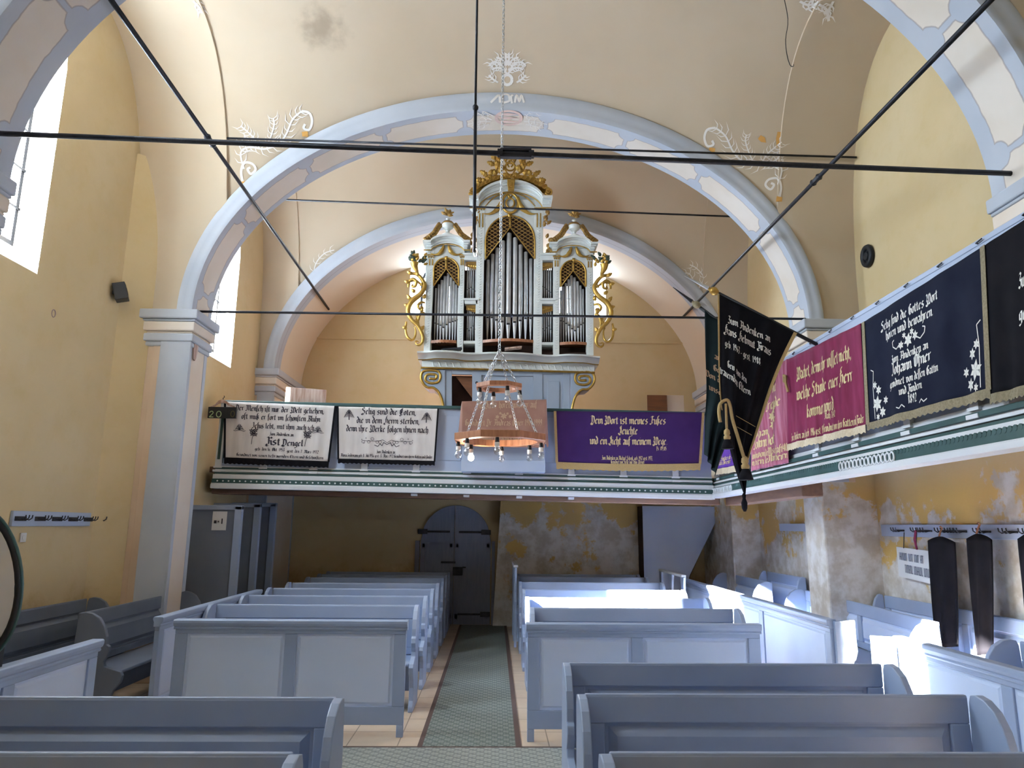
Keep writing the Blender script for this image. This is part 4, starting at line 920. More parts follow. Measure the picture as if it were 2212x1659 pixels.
# right gallery banners hang in front of x = 3.2 and face the nave
NR = (-1, 0, 0); XR = GXR - .06
def rt(q): return [at(px, py, x=XR) for px, py in q]
def rb(name, label, corners, mt, lines, ink, amp, k, seed, **kw):
    c = Cloth(rt(corners), NR, amp, k, seed=seed); o = banner(name, label, c, mt, **kw); m = MB(); f = c.F()
    for txt, fr, uc, wd_, xh in lines: write(m, txt, f, uc * c.w, vrow(c, fr), wd_ * c.w, xh, bold=1.0)
    return c, o, m, f
c, o, m, f = rb('violet_banner', 'bright violet banner beneath the hanging flags in the gallery corner', [(1538, 902), (1625, 862), (1622, 1003), (1537, 1018)], 'cl_violet', [('gnädig und barm', .38, .45, .62, .08), ('bleibet auf', .62, .5, .5, .08), ('Anna Schuster geb. 1902', .86, .45, .5, .04), ('Maria Brenner', .93, .42, .35, .04)], 'ink_gold', .012, 4, 11, fringe='fr_cream', fh=.07)
m.build_split('ink_gold', o)
c, o, m, f = rb('faded_crimson_banner', 'faded crimson banner hanging next to the black flag', [(1628, 822), (1706, 776), (1708, 1000), (1626, 1018)], 'cl_fade', [('Seid denn die', .26, .45, .62, .08), ('eure Freude', .42, .5, .66, .08), ('Johann', .66, .35, .35, .06), ('Johann Vogt', .78, .42, .6, .085), ('Gewidmet von den Mannschaft 1940', .88, .5, .95, .055), ('von treuen den Mitarbeitern', .955, .5, .95, .055)], 'ink_gold', .022, 5, 12, fringe=None)
for dx, dy in ((0, 0), (.06, .06), (-.02, .1), (.05, .16)): flower(m, f, .62 * c.w + dx, vrow(c, .58) + dy, .06, 6)
m.build_split('ink_gold', o)
c, o, m, f = rb('crimson_banner', 'crimson banner with pale gold lettering and a cream fringe', [(1705, 778), (1867, 699), (1879, 920), (1707, 962)], 'cl_crim', [('Wachet, denn ihr wi~~et nicht,', .30, .53, .70, .085), ('welche Stunde euer Herr', .53, .53, .70, .085), ('kommen wird.', .76, .50, .36, .085), ('Math. 24,42', .83, .62, .12, .04), ('Zum Andenken an die geb. 1906 gest. 1972 Gewidmet von ihrem Gatten und Kinder', .965, .52, .93, .05)], 'ink_gold', .016, 5, 13, fringe='fr_cream', fh=.055)
m.build_split('ink_gold', o)
q = MB(); a = c.P(.02, .26, .02)
q.tube([a + Vector((-.01, .03, 0)), a + Vector((-.02, .0, .07)), a + Vector((-.02, -.04, .05)), a + Vector((-.02, -.03, -.02)), a + Vector((-.01, -.05, -.12))], .016, 6); q.build('tie_cord', 'fr_gold', o)
c, o, m, f = rb('navy_banner', 'midnight blue banner with white lettering and white flowers', [(1872, 697), (2137, 530), (2152, 842), (1882, 917)], 'cl_navy', [('Selig ~ind die Gottes Wort', .19, .43, .50, .05), ('hören und bewahren.', .295, .43, .42, .05), ('Zum Andenken an', .535, .43, .31, .042), ('Johann Ofner', .64, .44, .33, .06), ('gewidmet von de~~en Gattin', .745, .45, .42, .042), ('und Kindern.', .835, .44, .19, .042), ('1892', .925, .44, .07, .045)], 'ink_white', .016, 3, 14, fringe='fr_dull', fh=.05, side=('fr_dull', 'b'), sw=.035)
for dx, dy, r in ((0, 0, .055), (-.09, -.015, .035), (.09, .01, .038), (-.05, .05, .025), (.05, .05, .03)): flower(m, f, .43 * c.w + dx, vrow(c, .39) + dy, r, 6)
for s in (1, -1): stem(m, f, [(.43 * c.w + s * x, vrow(c, .39) + y) for x, y in ((.1, 0), (.15, -.03), (.2, 0), (.21, .04), (.18, .05))], .009)
for uc, s in ((.14, 1), (.88, -1)):
    for dx, dy, r in ((0, .06, .07), (.03, .17, .04), (-.02, .22, .035), (.07, -.02, .045), (.12, .07, .035), (.0, -.05, .03)): flower(m, f, uc * c.w + dx * s - .05 * s, vrow(c, .9) + dy, r, 6)
    stem(m, f, [(uc * c.w - .1 * s, vrow(c, .9) - .06), (uc * c.w - .1 * s, vrow(c, .9) + .2), (uc * c.w - .08 * s, vrow(c, .9) + .34), (uc * c.w - .12 * s, vrow(c, .9) + .36)], .008)
for s in (1, -1): stem(m, f, [(.44 * c.w + s * x, vrow(c, .945) + y) for x, y in ((.09, 0), (.12, .025), (.15, 0), (.19, .015))], .008)
m.build_split('ink_white', o)
c, o, m, f = rb('black_banner', 'black banner at the right edge of the picture', [(2139, 529), (2420, 352), (2420, 790), (2150, 856)], 'cl_black', [('Zum Andenken an', .40, .5, .4, .06), ('gewidmet von', .6, .5, .4, .06)], 'ink_white', .014, 3, 15, fringe='fr_dull', fh=.05)
m.build_split('ink_white', o)
# bent nails along the right rail
q = MB()
for i in range(10):
    y = 3.9 + i * .42; z = 3.582 + .012 * (10.25 - y) + .0
    q.tube([(GXR - .03, y, z - .02), (GXR - .062, y, z - .012), (GXR - .065, y - .06, z - .005)], .006, 4)
part(q.build('bent_nails', 'iron', gr, w=True), 'bent nails in the rail')
# ================================================================ flags on slanting poles
def flag(label, tip, foot, cloth_top, left, right, mt, lines, ink, seed, braid=None, tassel=True, spear='tin', ball='gold', poleY=0.0):
    """pole from foot (on the rail) to tip; cloth outline measured on the plane of the pole"""
    t = thing('mourning_flag', label, 'flag', foot)
    d = (Vector(tip) - Vector(foot)).normalized(); m = MB(); m.tube([Vector(foot) - d * .45, Vector(tip)], .02, 8); m.build('pole', 'black', t, w=True, smooth=True)
    m = MB(); m.lathe([(.012, -.05), (.03, -.035), (.045, 0), (.03, .035), (.014, .05), (.022, .06), (.01, .075)], seg=12)
    rq = d.to_track_quat('Z', 'Y').to_matrix().to_4x4(); m.v = [tuple(Matrix.Translation(Vector(tip) + d * .05) @ rq @ Vector(v)) for v in m.v]; m.build('ball', ball, t, w=True, smooth=True)
    m = MB(); m.tube([Vector(tip) + d * .11, Vector(tip) + d * .16, Vector(tip) + d * .38], [.022, .016, .003], 6); m.build('spear', spear, t, w=True)
    return t, d
def plane_y(px, py, y0, k):   # plane through the pole, y = y0 + k * x
    dd = ray(px, py); tt = y0 / (dd.y - k * dd.x); return Vector((0, 0, HC)) + dd * tt
FY, FK = 6.71, 0.0
tip, foot = plane_y(1552, 634, FY, FK), plane_y(1776, 750, FY, FK)
t, d = flag('long black pointed flag with white lettering and gold cord, hung from a pole', tip, foot, 0, 0, 0, 'cl_black', [], 0, 1)
Lp = smooth([(1550, 636), (1551, 720), (1552, 800), (1556, 868), (1566, 930), (1586, 1010), (1606, 1068)], 6); Rp = smooth([(1716, 720), (1690, 772), (1664, 835), (1645, 892), (1628, 945), (1613, 992), (1611, 1030), (1608, 1068)], 6)
def cur(P_, v):
    f = min(max(v, 0), 1) * (len(P_) - 1); i = min(int(f), len(P_) - 2); f -= i; return (P_[i][0] + (P_[i + 1][0] - P_[i][0]) * f, P_[i][1] + (P_[i + 1][1] - P_[i][1]) * f)
def FP(u, v, off=0.0):
    a, b = cur(Lp, v), cur(Rp, v); p = plane_y(a[0] + (b[0] - a[0]) * u, a[1] + (b[1] - a[1]) * u, FY, FK)
    am = .03 * min(1, v * 2.5 + .1) * (1 - v * .7)
    p.y += -off - .02 + am * (math.sin(2 * PI * (2.6 * u - .1) + 1.2 * v) + .5 * math.sin(2 * PI * 5.1 * u + 2)) - .05 * math.exp(-((u - .16) / .10) ** 2) * math.sin(min(1, v) * PI)
    return p
q = MB(); q.grid(FP, lin(0, 1, 48), lin(0, 1, 48)); o = q.build('flag_cloth', 'cl_black', t, smooth=True, w=True, solid=.004)
q = MB(); q.grid(lambda u, v: FP(1 - .0 + u * .02, v, .006), [-1, 1], lin(0, .80, 40)); q.build('side_braid', 'fr_gold', t, w=True, solid=.006); q = MB(); q.grid(lambda u, v: FP(u * .012, v, .006), [-1, 1], lin(0, .55, 30)); q.build('side_braid', 'fr_gold', t, w=True, solid=.006)
m = MB()
fw = (FP(1, .0) - FP(0, .0)).length
def line_flag(txt, p0, p1, xh, bold=1.0):
    """baseline from photo point p0 to p1 on the cloth"""
    st, w = glyphs(txt)
    def fn(a, b):
        px = p0[0] + (p1[0] - p0[0]) * a + 0 * b; py = p0[1] + (p1[1] - p0[1]) * a - b
        # find u,v on the cloth for this measured point
        v = .3
        for _ in range(12):
            a0, b0 = cur(Lp, v), cur(Rp, v); u = (px - a0[0]) / (b0[0] - a0[0]); yv = a0[1] + (b0[1] - a0[1]) * u; v += (py - yv) / 460.0
        return FP(u, v, .008)
    write(m, txt, lambda a, b: fn(a, b), .5, 0, 1.0, xh, bold)
line_flag('Zum Andenken an', (1570, 700), (1661, 742), 11); line_flag('Hans Helmut Kraus', (1562, 722), (1664, 771), 12); line_flag('geb. 1963 - gest. 1988.', (1563, 750), (1641, 793), 10); line_flag('Gew. von den', (1568, 795), (1612, 829), 10); line_flag('trauernden Eltern', (1553, 808), (1617, 857), 11)
m.build_split('ink_white', t, True)
m = MB()
for p0, p1 in (((1590, 898), (1632, 922)), ((1592, 922), (1624, 940))):
    pts = [plane_y(p0[0] + (p1[0] - p0[0]) * k, p0[1] + (p1[1] - p0[1]) * k, FY - .07, FK) for k in lin(0, 1, 5)]; m.tube(pts, .003, 4)
m.build('gold_stripe', 'fr_gold', t, w=True)
m = MB(); yy = FY - .10
def fp(q): return [plane_y(a, b, yy, 0) for a, b in q]
m.tube(fp(smooth([(1556, 912), (1553, 890), (1556, 872), (1570, 864), (1577, 876), (1582, 905), (1594, 945), (1606, 985), (1609, 990)], 5)), .016, 7); m.tube(fp([(1568, 872), (1569, 900), (1570, 928)]), .012, 6)
m.build('cord', 'fr_gold', t, w=True, smooth=True)
for px, py, s in ((1570, 930, .9), (1609, 990, 1.05)):
    b = plane_y(px, py, yy, 0); m = MB(); k = .1 * s
    m.lathe([(.10 * k, .2 * k), (.30 * k, 0), (.33 * k, -.35 * k), (.24 * k, -.5 * k), (.36 * k, -.62 * k), (.36 * k, -.85 * k), (.30 * k, -.95 * k)], tuple(b), 12, 0); m.lathe([(.30 * k, -.95 * k), (.50 * k, -1.3 * k), (.66 * k, -1.9 * k), (.5 * k, -1.95 * k)], tuple(b), 12, 1)
    m.build('tassel', ['fr_gold', 'cl_black'], t, w=True, smooth=True)
b = plane_y(1607, 1070, FY - .03, 0); m = MB(); m.lathe([(.008, .02), (.02, 0), (.015, -.03), (.03, -.07), (.026, -.12), (.012, -.15)], tuple(b), 8); m.build('tip_tassel', 'cl_black', t, w=True, smooth=True)
# the second flag behind
GY = 7.69
tip2, foot2 = plane_y(1512, 664, GY, 0), plane_y(1694, 800, GY, 0)
t, d = flag('dark green-black flag hanging half hidden behind the black pointed flag', tip2, foot2, 0, 0, 0, 0, [], 0, 1, spear='iron', ball='fr_dull')
Lq = smooth([(1521, 672), (1523, 760), (1526, 840), (1524, 900), (1522, 980)], 5); Rq = smooth([(1690, 790), (1660, 850), (1620, 900), (1570, 960), (1545, 1030)], 5)
def GP(u, v, off=0.0):
    a, b = cur(Lq, v), cur(Rq, v); p = plane_y(a[0] + (b[0] - a[0]) * u, a[1] + (b[1] - a[1]) * u, GY, 0)
    p.y += -off - .02 + .04 * (.15 + v * .85) * math.sin(2 * PI * 3 * u + 1.5 * v); return p
q = MB(); q.grid(GP, lin(0, 1, 36), lin(0, 1, 30)); q.build('flag_cloth', 'cl_dgreen', t, smooth=True, w=True, solid=.004)
m = MB()
for txt, p in (('an', (1543, 775)), ('Gew.', (1541, 800)), ('Von den', (1524, 812)), ('unsern', (1532, 842))):
    write(m, txt, lambda a, b: plane_y(a, p[1] + (a - p[0]) * .5 - b, GY - .075, 0), p[0] + len(txt) * 3.2, 0, len(txt) * 6.5, 9)
m.build_split('ink_faint', t, True)
# ================================================================ organ
OY = 10.78
def c1(X, Y): return (860 + X / 3.385, 330 + Y / 3.386)
def c7(X, Y): return (860 + X / 4.608, 480 + Y / 4.608)
def c6(X, Y): return (880 + X / 5.027, 760 + Y / 5.025)
def O(p, d=0.0):
    v = at(p[0], p[1], OY); return Vector((v.x, OY + d, v.z))
org = thing('pipe_organ', 'white and gilded baroque pipe organ with three pipe towers on the back gallery', 'organ', (O((1098, 800)).x, OY + .3, 2.46))
PX = .00703     # metres per photo pixel at the organ front
def slab(m, pts, d0, d1, mi=0): m.prism(pts, lambda a, b, d: O((a, b), d), d0, d1, mi)
def pipe_part(name, mt, fn, **k):
    m = MB(); fn(m); return m.build(name, mt, org, w=True, **k)
# --- uprights (left edge, right edge at the top; at the bottom)
for (a, b, ytop), (c, d_, yb) in (((924, 939, 533), (915, 929, 766)), ((993, 1004, 533), (987, 1000, 766)), ((1031, 1048, 432), (1026, 1042, 766)), ((1155, 1173, 432), (1152, 1170, 768)), ((1195, 1209, 536), (1195, 1208, 768)), ((1266, 1281, 538), (1267, 1282, 768))):
    m = MB(); slab(m, [(a, ytop), (b, ytop), (d_, yb), (c, yb)], -.02, .10)
    n = int((yb - ytop - 60) / 5.5)
    for i in range(n):       # carved guilloche down the face
        f = (i + 10) / (n + 10); x0 = a + (c - a) * f; x1 = b + (d_ - b) * f; y = ytop + 50 + i * 5.5; xm = (x0 + x1) / 2
        m.tube([O((xm - 3.2, y), -.022), O((xm, y + 2.6), -.028), (O((xm + 3.2, y), -.022))], .006, 4)
    m.build('upright', 'case', org, w=True, bevel=.004)
    m = MB()
    for k in (.3, .7):
        xx = a + (b - a) * k; y0 = ytop + (30 if ytop < 500 else 28); slab(m, [(xx - 1.3, y0), (xx + 1.3, y0), (xx + 1.1, y0 + (30 if ytop < 500 else 13)), (xx - 1.5, y0 + (30 if ytop < 500 else 13))], -.03, -.018)
    for k in range(3):
        xx = a + (b - a) * (k + .5) / 3; y0 = ytop + (20 if ytop < 500 else 22); slab(m, [(xx - 2.4, y0), (xx + 2.4, y0), (xx, y0 + 4)], -.034, -.016)
    slab(m, [(a - 1, ytop + 18), (b + 1, ytop + 18), (b + 1, ytop + 20.5), (a - 1, ytop + 20.5)], -.034, -.016)
    m.build('gilt_fluting', 'gold', org, w=True)
# --- case walls, roof and dark inside
def box_px(m, x0, x1, y0, y1, d0, d1, mi=0): slab(m, [(x0, y0), (x1, y0), (x1, y1), (x0, y1)], d0, d1, mi)
m = MB(); box_px(m, 918, 924, 535, 768, .10, .75); box_px(m, 1276, 1282, 540, 768, .10, .75); box_px(m, 1032, 1037, 436, 560, .10, .8); box_px(m, 1168, 1174, 436, 560, .10, .8); box_px(m, 1026, 1174, 432, 440, .08, .8); box_px(m, 920, 1004, 534, 540, .08, .75); box_px(m, 1195, 1281, 538, 544, .08, .75)
m.build('case_side', 'case', org, w=True)
m = MB(); box_px(m, 1040, 1160, 440, 768, .70, .74); box_px(m, 925, 946, 545, 660, .5, .52); box_px(m, 974, 1002, 545, 660, .5, .52); box_px(m, 1222, 1227, 545, 660, .5, .52); box_px(m, 1239, 1280, 545, 660, .5, .52); box_px(m, 1197, 1211, 545, 660, .5, .52); box_px(m, 925, 1278, 652, 768, .60, .64); box_px(m, 1000, 1035, 560, 700, .5, .54); box_px(m, 1168, 1200, 560, 700, .5, .54); box_px(m, 925, 985, 545, 600, .4, .42); box_px(m, 1212, 1275, 548, 600, .4, .42); box_px(m, 925, 1278, 760, 768, .05, .6)
m.build('shade_board', 'dark_in', org, w=True)  # dark boards added to block window glare between pipes and stand for inner shade
# --- towers: arched front boards, lattices, frames
def tower(xc, x0, x1, ytop, yspr, yv, yvc, ox0, ox1, nl):
    """opening ox0..ox1 with an arch of apex ytop+?; V of the lattice from (ox0, yv) to (xc, yvc)"""
    apex = nl; rx = (ox1 - ox0) / 2; cx = (ox0 + ox1) / 2
    ar = [(cx + rx * math.cos(t), yspr - (yspr - apex) * math.sin(t)) for t in lin(PI, 0, 19)]
    m = MB(); slab(m, [(x0, ytop), (x1, ytop), (x1, yv), (ox1, yv)] + ar[::-1] + [(ox0, yv), (x0, yv)], -.012, .04); m.build('front_board', 'case', org, w=True, bevel=.004)
    m = MB(); m.tube([O((ox0, yv), -.02)] + [O(p, -.02) for p in ar] + [O((ox1, yv), -.02)], .014, 6); m.tube([O((ox0, yv), -.015), O((cx, yvc), -.015), O((ox1, yv), -.015)], .011, 5); m.tube([O((cx, apex), -.02), O((cx, yvc), -.02)], .012, 5); m.build('gilt_arch', 'gold', org, w=True, smooth=True)
    def inside(x, y):
        if x < ox0 or x > ox1: return False
        if y > yv - (yv - yvc) * (1 - abs(x - cx) / rx): return False
        if y < yspr: return ((x - cx) / rx) ** 2 + ((yspr - y) / (yspr - apex)) ** 2 < 1
        return True
    m = MB(); sp = 8.0 if rx > 40 else 7.0
    for sgn in (1, -1):
        k = -60
        while k < 60:
            seg = []; 
            for i in range(-160, 160):
                x = cx + i * .8; y = apex + k * sp + sgn * i * .8 * .62
                if inside(x, y): seg.append((x, y))
                else:
                    if len(seg) > 2: m.tube([O(seg[0], -.004), O(seg[-1], -.004)], .0078, 4)
                    seg = []
            if len(seg) > 2: m.tube([O(seg[0], -.004), O(seg[-1], -.004)], .0078, 4)
            k += 1
    m.build('lattice', 'gold_dark', org, w=True)
    m = MB(); slab(m, [(ox0, yv)] + ar + [(ox1, yv), (cx, yvc)], .05, .06); m.build('lattice_shade_sheet', 'dark_in', org, w=True)  # dark sheet standing in for the shaded inside behind the lattice
tower(1102, 1031, 1173, 432, 522, 560, 492, 1049, 1155, 467)
tower(963.5, 924, 1003, 533, 585, 618, 581, 937, 991, 558)
tower(1238.5, 1196, 1281, 537, 590, 620, 585, 1211, 1265, 563)
# --- pipes
def pipe(x, ytop, ymouth, yfoot, w, d, lean=-.012, parent=None):
    R = w * PX / 2; a, b, c = O((x, ytop), d), O((x, ymouth), d), O((x + lean * (ymouth - yfoot), yfoot), d)
    m = MB(); dz = [c.z, b.z - .01, b.z, a.z]
    n = 14
    m.lathe([(R * .22, dz[0]), (R * .5, dz[0] + (dz[1] - dz[0]) * .3), (R, dz[1]), (R, dz[3]), (R * .9, dz[3] + .004)], (b.x, b.y, 0), n, 0)
    zt = b.z + R * 2.6     # raised mouth shield
    pr = [(-R * .62, b.z + .012), (R * .62, b.z + .012), (R * .62, zt)] + [(R * .62 * math.cos(t), zt + R * .5 * math.sin(t)) for t in lin(.3, PI - .3, 6)] + [(-R * .62, zt)]
    m.prism(pr, lambda p, q, e: (b.x + p, b.y + e, q), -R * 1.06, -R * .6, 1); m.prism([(-R * .6, b.z - R * .45), (R * .6, b.z - R * .45), (R * .6, b.z + .01), (-R * .6, b.z + .01)], lambda p, q, e: (b.x + p, b.y + e, q), -R * 1.02, -R * .5, 2)
    o = m.build('organ_pipe', ['tin', 'steel', 'black'], org, w=True, angle=.7); 
    for p in o.data.polygons: p.use_smooth = p.material_index == 0
def rank(xs, ws, ytf, ym, yf, d, arc_=.05):
    for i, (x, w) in enumerate(zip(xs, ws)):
        k = 2 * i / (len(xs) - 1) - 1
        pipe(x, ytf(x), ym[i], yf, w, d - arc_ * (1 - k * k))
xs = [1053, 1062.5, 1072.5, 1084.5, 1098, 1112, 1124, 1136, 1147]; rank(xs, [8, 8.4, 9.6, 10.6, 11.6, 10.6, 9.8, 9, 8], lambda x: 496 + abs(x - 1101) * 1.24, [681, 682, 688, 692, 697, 693, 689, 684, 683], 735, .14)
rank([938.5, 944.5, 951, 957.5, 964.5, 971.5, 977.5, 983, 988], [4.6, 5.2, 6.6, 7, 7.2, 6.6, 5.8, 5.2, 4.6], lambda x: 586 + abs(x - 963.5) * 1.28, [694, 697, 700, 705, 699, 694, 692, 690, 687], 738, .12, .04)
rank([1213, 1218.5, 1224, 1230, 1236.5, 1243.5, 1250, 1256.5, 1262], [4.2, 4.6, 5.2, 6.2, 7, 7.2, 6.4, 5.4, 4.6], lambda x: 590 + abs(x - 1238.5) * 1.28, [689, 691, 696, 700, 708, 712, 704, 698, 694], 740, .12, .04)
for xs, s in (([1009, 1013, 1017, 1021.5, 1026.5], 1), ([1173, 1177, 1181.5, 1186, 1190.5], -1)):
    rank(xs, [2.8, 2.8, 3.2, 3, 2.8], lambda x: 573 + s * (x - xs[2]) * .35, [623, 620, 618, 622, 626] if s > 0 else [616, 618, 622, 626, 629], 645, .08, .0)
    rank(xs, [3, 2.6, 3.4, 2.6, 3], lambda x: 669 + s * (x - xs[2]) * .3, [708, 712, 706, 702, 709], 735, .08, .0)
# --- toe boards and cross bars
for x0, x1, y, bul in ((931, 986, 736, .05), (1043, 1152, 735, .10), (1209, 1267, 740, .05)):
    m = MB(); n = 14; us = lin(0, 1, n)
    fr = [O((x0 + (x1 - x0) * u, y), -.02 - bul * math.sin(PI * u)) for u in us]
    vs = [p for p in fr] + [p - Vector((0, 0, 6.5 * PX)) for p in fr] + [Vector((p.x, OY + .35, p.z)) for p in fr]
    m.add(vs, [(i, i + 1, i + 1 + n, i + n) for i in range(n - 1)] + [(i, i + 1, i + 1 + 2 * n, i + 2 * n) for i in range(n - 1)]); m.build('toe_board', 'wood', org, w=True)
for x0, x1, y in ((1001, 1029, 736), (1170, 1196, 739)): m = MB(); box_px(m, x0, x1, y, y + 6, 0, .3); m.build('cross_bar', 'case', org, w=True, bevel=.004)
for x0, x1 in ((1002, 1034), (1167, 1199)):
    m = MB(); box_px(m, x0 - 1, x1 + 1, 549, 553, -.06, .1); box_px(m, x0 + 1, x1 - 2, 553, 563, -.03, .1); m.build('cross_bar', 'case', org, w=True, bevel=.004); m = MB(); box_px(m, x0 - 1, x1 + 1, 646, 650, -.05, .1); box_px(m, x0 + 2, x1 - 2, 650, 657, -.02, .1); m.build('cross_bar', 'case', org, w=True, bevel=.004)
def leaf(m, p, ang, ln, wd, d=-.02, mi=0, lobes=True):
    """carved leaf growing from photo point p; angle in the photo plane, ridge towards the nave"""
    c, s = math.cos(ang), math.sin(ang); o = O(p, d)
    prof = [(0, 0), (.18, .30), (.34, .55), (.44, .36), (.60, .50), (.70, .28), (.86, .26), (1, 0)] if lobes else [(0, 0), (.25, .5), (.55, .6), (.8, .34), (1, 0)]
    L, Wd = ln * PX, wd * PX; pts = []
    mid = [(t, -.25 * math.sin(PI * t) * Wd - .12 * Wd) for t, _ in prof]
    vs = []
    for (t, w), (_, h) in zip(prof, mid):
        for k in (1, 0, -1):
            x, z = t * L, k * w * Wd; yy = h if k == 0 else h * .3 + .0
            vs.append(o + Vector((x * c - z * s, yy - .35 * L * t * (1 - t), x * s + z * c)))
    n = len(prof); fs = []
    for i in range(n - 1):
        fs += [(3 * i, 3 * i + 1, 3 * i + 4, 3 * i + 3), (3 * i + 1, 3 * i + 2, 3 * i + 5, 3 * i + 4)]
    nb = len(vs); vs2 = [v + Vector((0, .012, 0)) for v in vs]
    m.add(vs + vs2, fs + [tuple(reversed([i + nb for i in f])) for f in fs], mi)
def scroll(m, pts, r0, r1=None, d=-.02, mi=0, n=5, dz=.0):
    q = smooth(pts, n); k = len(q); r1 = r0 * .35 if r1 is None else r1
    m.tube([O(p, d - dz * math.sin(PI * i / (k - 1))) for i, p in enumerate(q)], [(r0 + (r1 - r0) * abs(2 * i / (k - 1) - .7)) * PX for i in range(k)], 7, mi)
# small gilded carved corner panels
for px, py, s in ((1007, 564, 1), (1007, 658, 1), (1171, 566, -1), (1171, 660, -1)):
    m = MB(); 
    pts = [(px, py), (px + 23, py), (px + 23, py + (17 if s > 0 else 10)), (px, py + (10 if s > 0 else 17))]; slab(m, pts, .03, .045)
    for k in range(4): leaf(m, (px + 3 + k * 5, py + 6 + s * k * .8), (-.5 if s > 0 else PI + .5) , 9, 4, .025, 1, False)
    m.build('carved_panel', ['gold_dark', 'gold'], org, w=True)
# --- pediment cornices
def pediment(xl, xr, ye, xa, xb, ya, h, name):
    """level ends (xl..xa, xb..xr at ye) and an arched middle rising to ya"""
    def curve(off):
        P = [(xl, ye + off), (xa, ye + off)]; cx = (xa + xb) / 2; rx = (xb - xa) / 2
        for t in lin(PI, 0, 21)[1:-1]: P.append((cx + rx * math.cos(t) , ye + off - (ye - ya) * math.sin(t) ** 1.25))
        return P + [(xb, ye + off), (xr, ye + off)]
    m = MB()
    for o0, o1, pd, ins in ((0, h * .3, .17, 0), (h * .3, h * .45, .12, 3), (h * .45, h * .8, .08, 6), (h * .8, h, .05, 7)):
        A, B = curve(o0), curve(o1); A[0] = (A[0][0] + ins, A[0][1]); B[0] = (B[0][0] + ins, B[0][1]); A[-1] = (A[-1][0] - ins, A[-1][1]); B[-1] = (B[-1][0] - ins, B[-1][1])
        n = len(A); vs = [O(p, -pd) for p in A] + [O(p, -pd) for p in B] + [O(p, .3) for p in A] + [O(p, .3) for p in B]
        fs = []
        for i in range(n - 1): fs += [(i, i + 1, i + 1 + n, i + n), (i + 2 * n, i + 1 + 2 * n, i + 1, i), (i + n, i + 1 + n, i + 1 + 3 * n, i + 3 * n)]
        fs += [(0, n, 3 * n, 2 * n), (n - 1, 2 * n - 1, 4 * n - 1, 3 * n - 1)]; m.add(vs, fs)
    m.build(name, 'case', org, w=True)
    g = MB(); C = curve(h + 1.5); g.tube([O(p, -.045) for p in C], .010, 5); g.build('gilt_line', 'gold', org, w=True)
pediment(1014, 1192, 432, 1034, 1171, 398, 18, 'pediment')
pediment(916, 1016, 527, 932, 1002, 514, 14, 'pediment')
pediment(1186, 1289, 531, 1202, 1274, 517, 14, 'pediment')
# gold arc, keystone, medallion and garlands of the middle tower
m = MB(); slab(m, [(1095, 399), (1112, 399), (1110, 420), (1097, 420)], -.20, -.10); slab(m, [(1101, 405), (1106, 405), (1106, 416), (1101, 416)], -.206, -.19); m.build('keystone', 'gold', org, w=True, bevel=.008)
m = MB(); m.tube([O((1102 + 17 * math.cos(t), 441 + 21 * math.sin(t)), -.04) for t in lin(0, 2 * PI, 25)[:-1]], .022, 6, closed=True); m.tube([O((1102 + 9 * math.cos(t), 441 + 10 * math.sin(t)), -.04) for t in lin(0, 2 * PI, 17)[:-1]], .016, 6, closed=True); scroll(m, [(1096, 421), (1102, 428), (1108, 421)], 4); scroll(m, [(1098, 459), (1102, 470), (1106, 459)], 4)
m.build('medallion', 'gold', org, w=True, smooth=True)
m = MB()
for s in (1, -1):
    scroll(m, [(1102 + s * x, y) for x, y in ((16, 428), (22, 446), (30, 456), (44, 464), (60, 463))], 7.0, 1.6, -.035)
    scroll(m, [(1102 + s * x, y) for x, y in ((10, 418), (28, 424), (42, 434), (54, 447))], 1.6, 1.2, -.02)
m.build('garland', 'gold', org, w=True, smooth=True)
for xc, yc in ((964, 533), (1239, 537)):
    m = MB()
    for s in (1, -1): scroll(m, [(xc + s * x, yc + y) for x, y in ((5, -1), (8, 8), (14, 16), (24, 19), (35, 15))], 5.2, 1.4, -.035)
    slab(m, [(xc - 3, yc + 22), (xc + 3, yc + 22), (xc + 2, yc + 30), (xc - 2, yc + 30)], -.035, -.01); m.build('garland', 'gold', org, w=True, smooth=True)
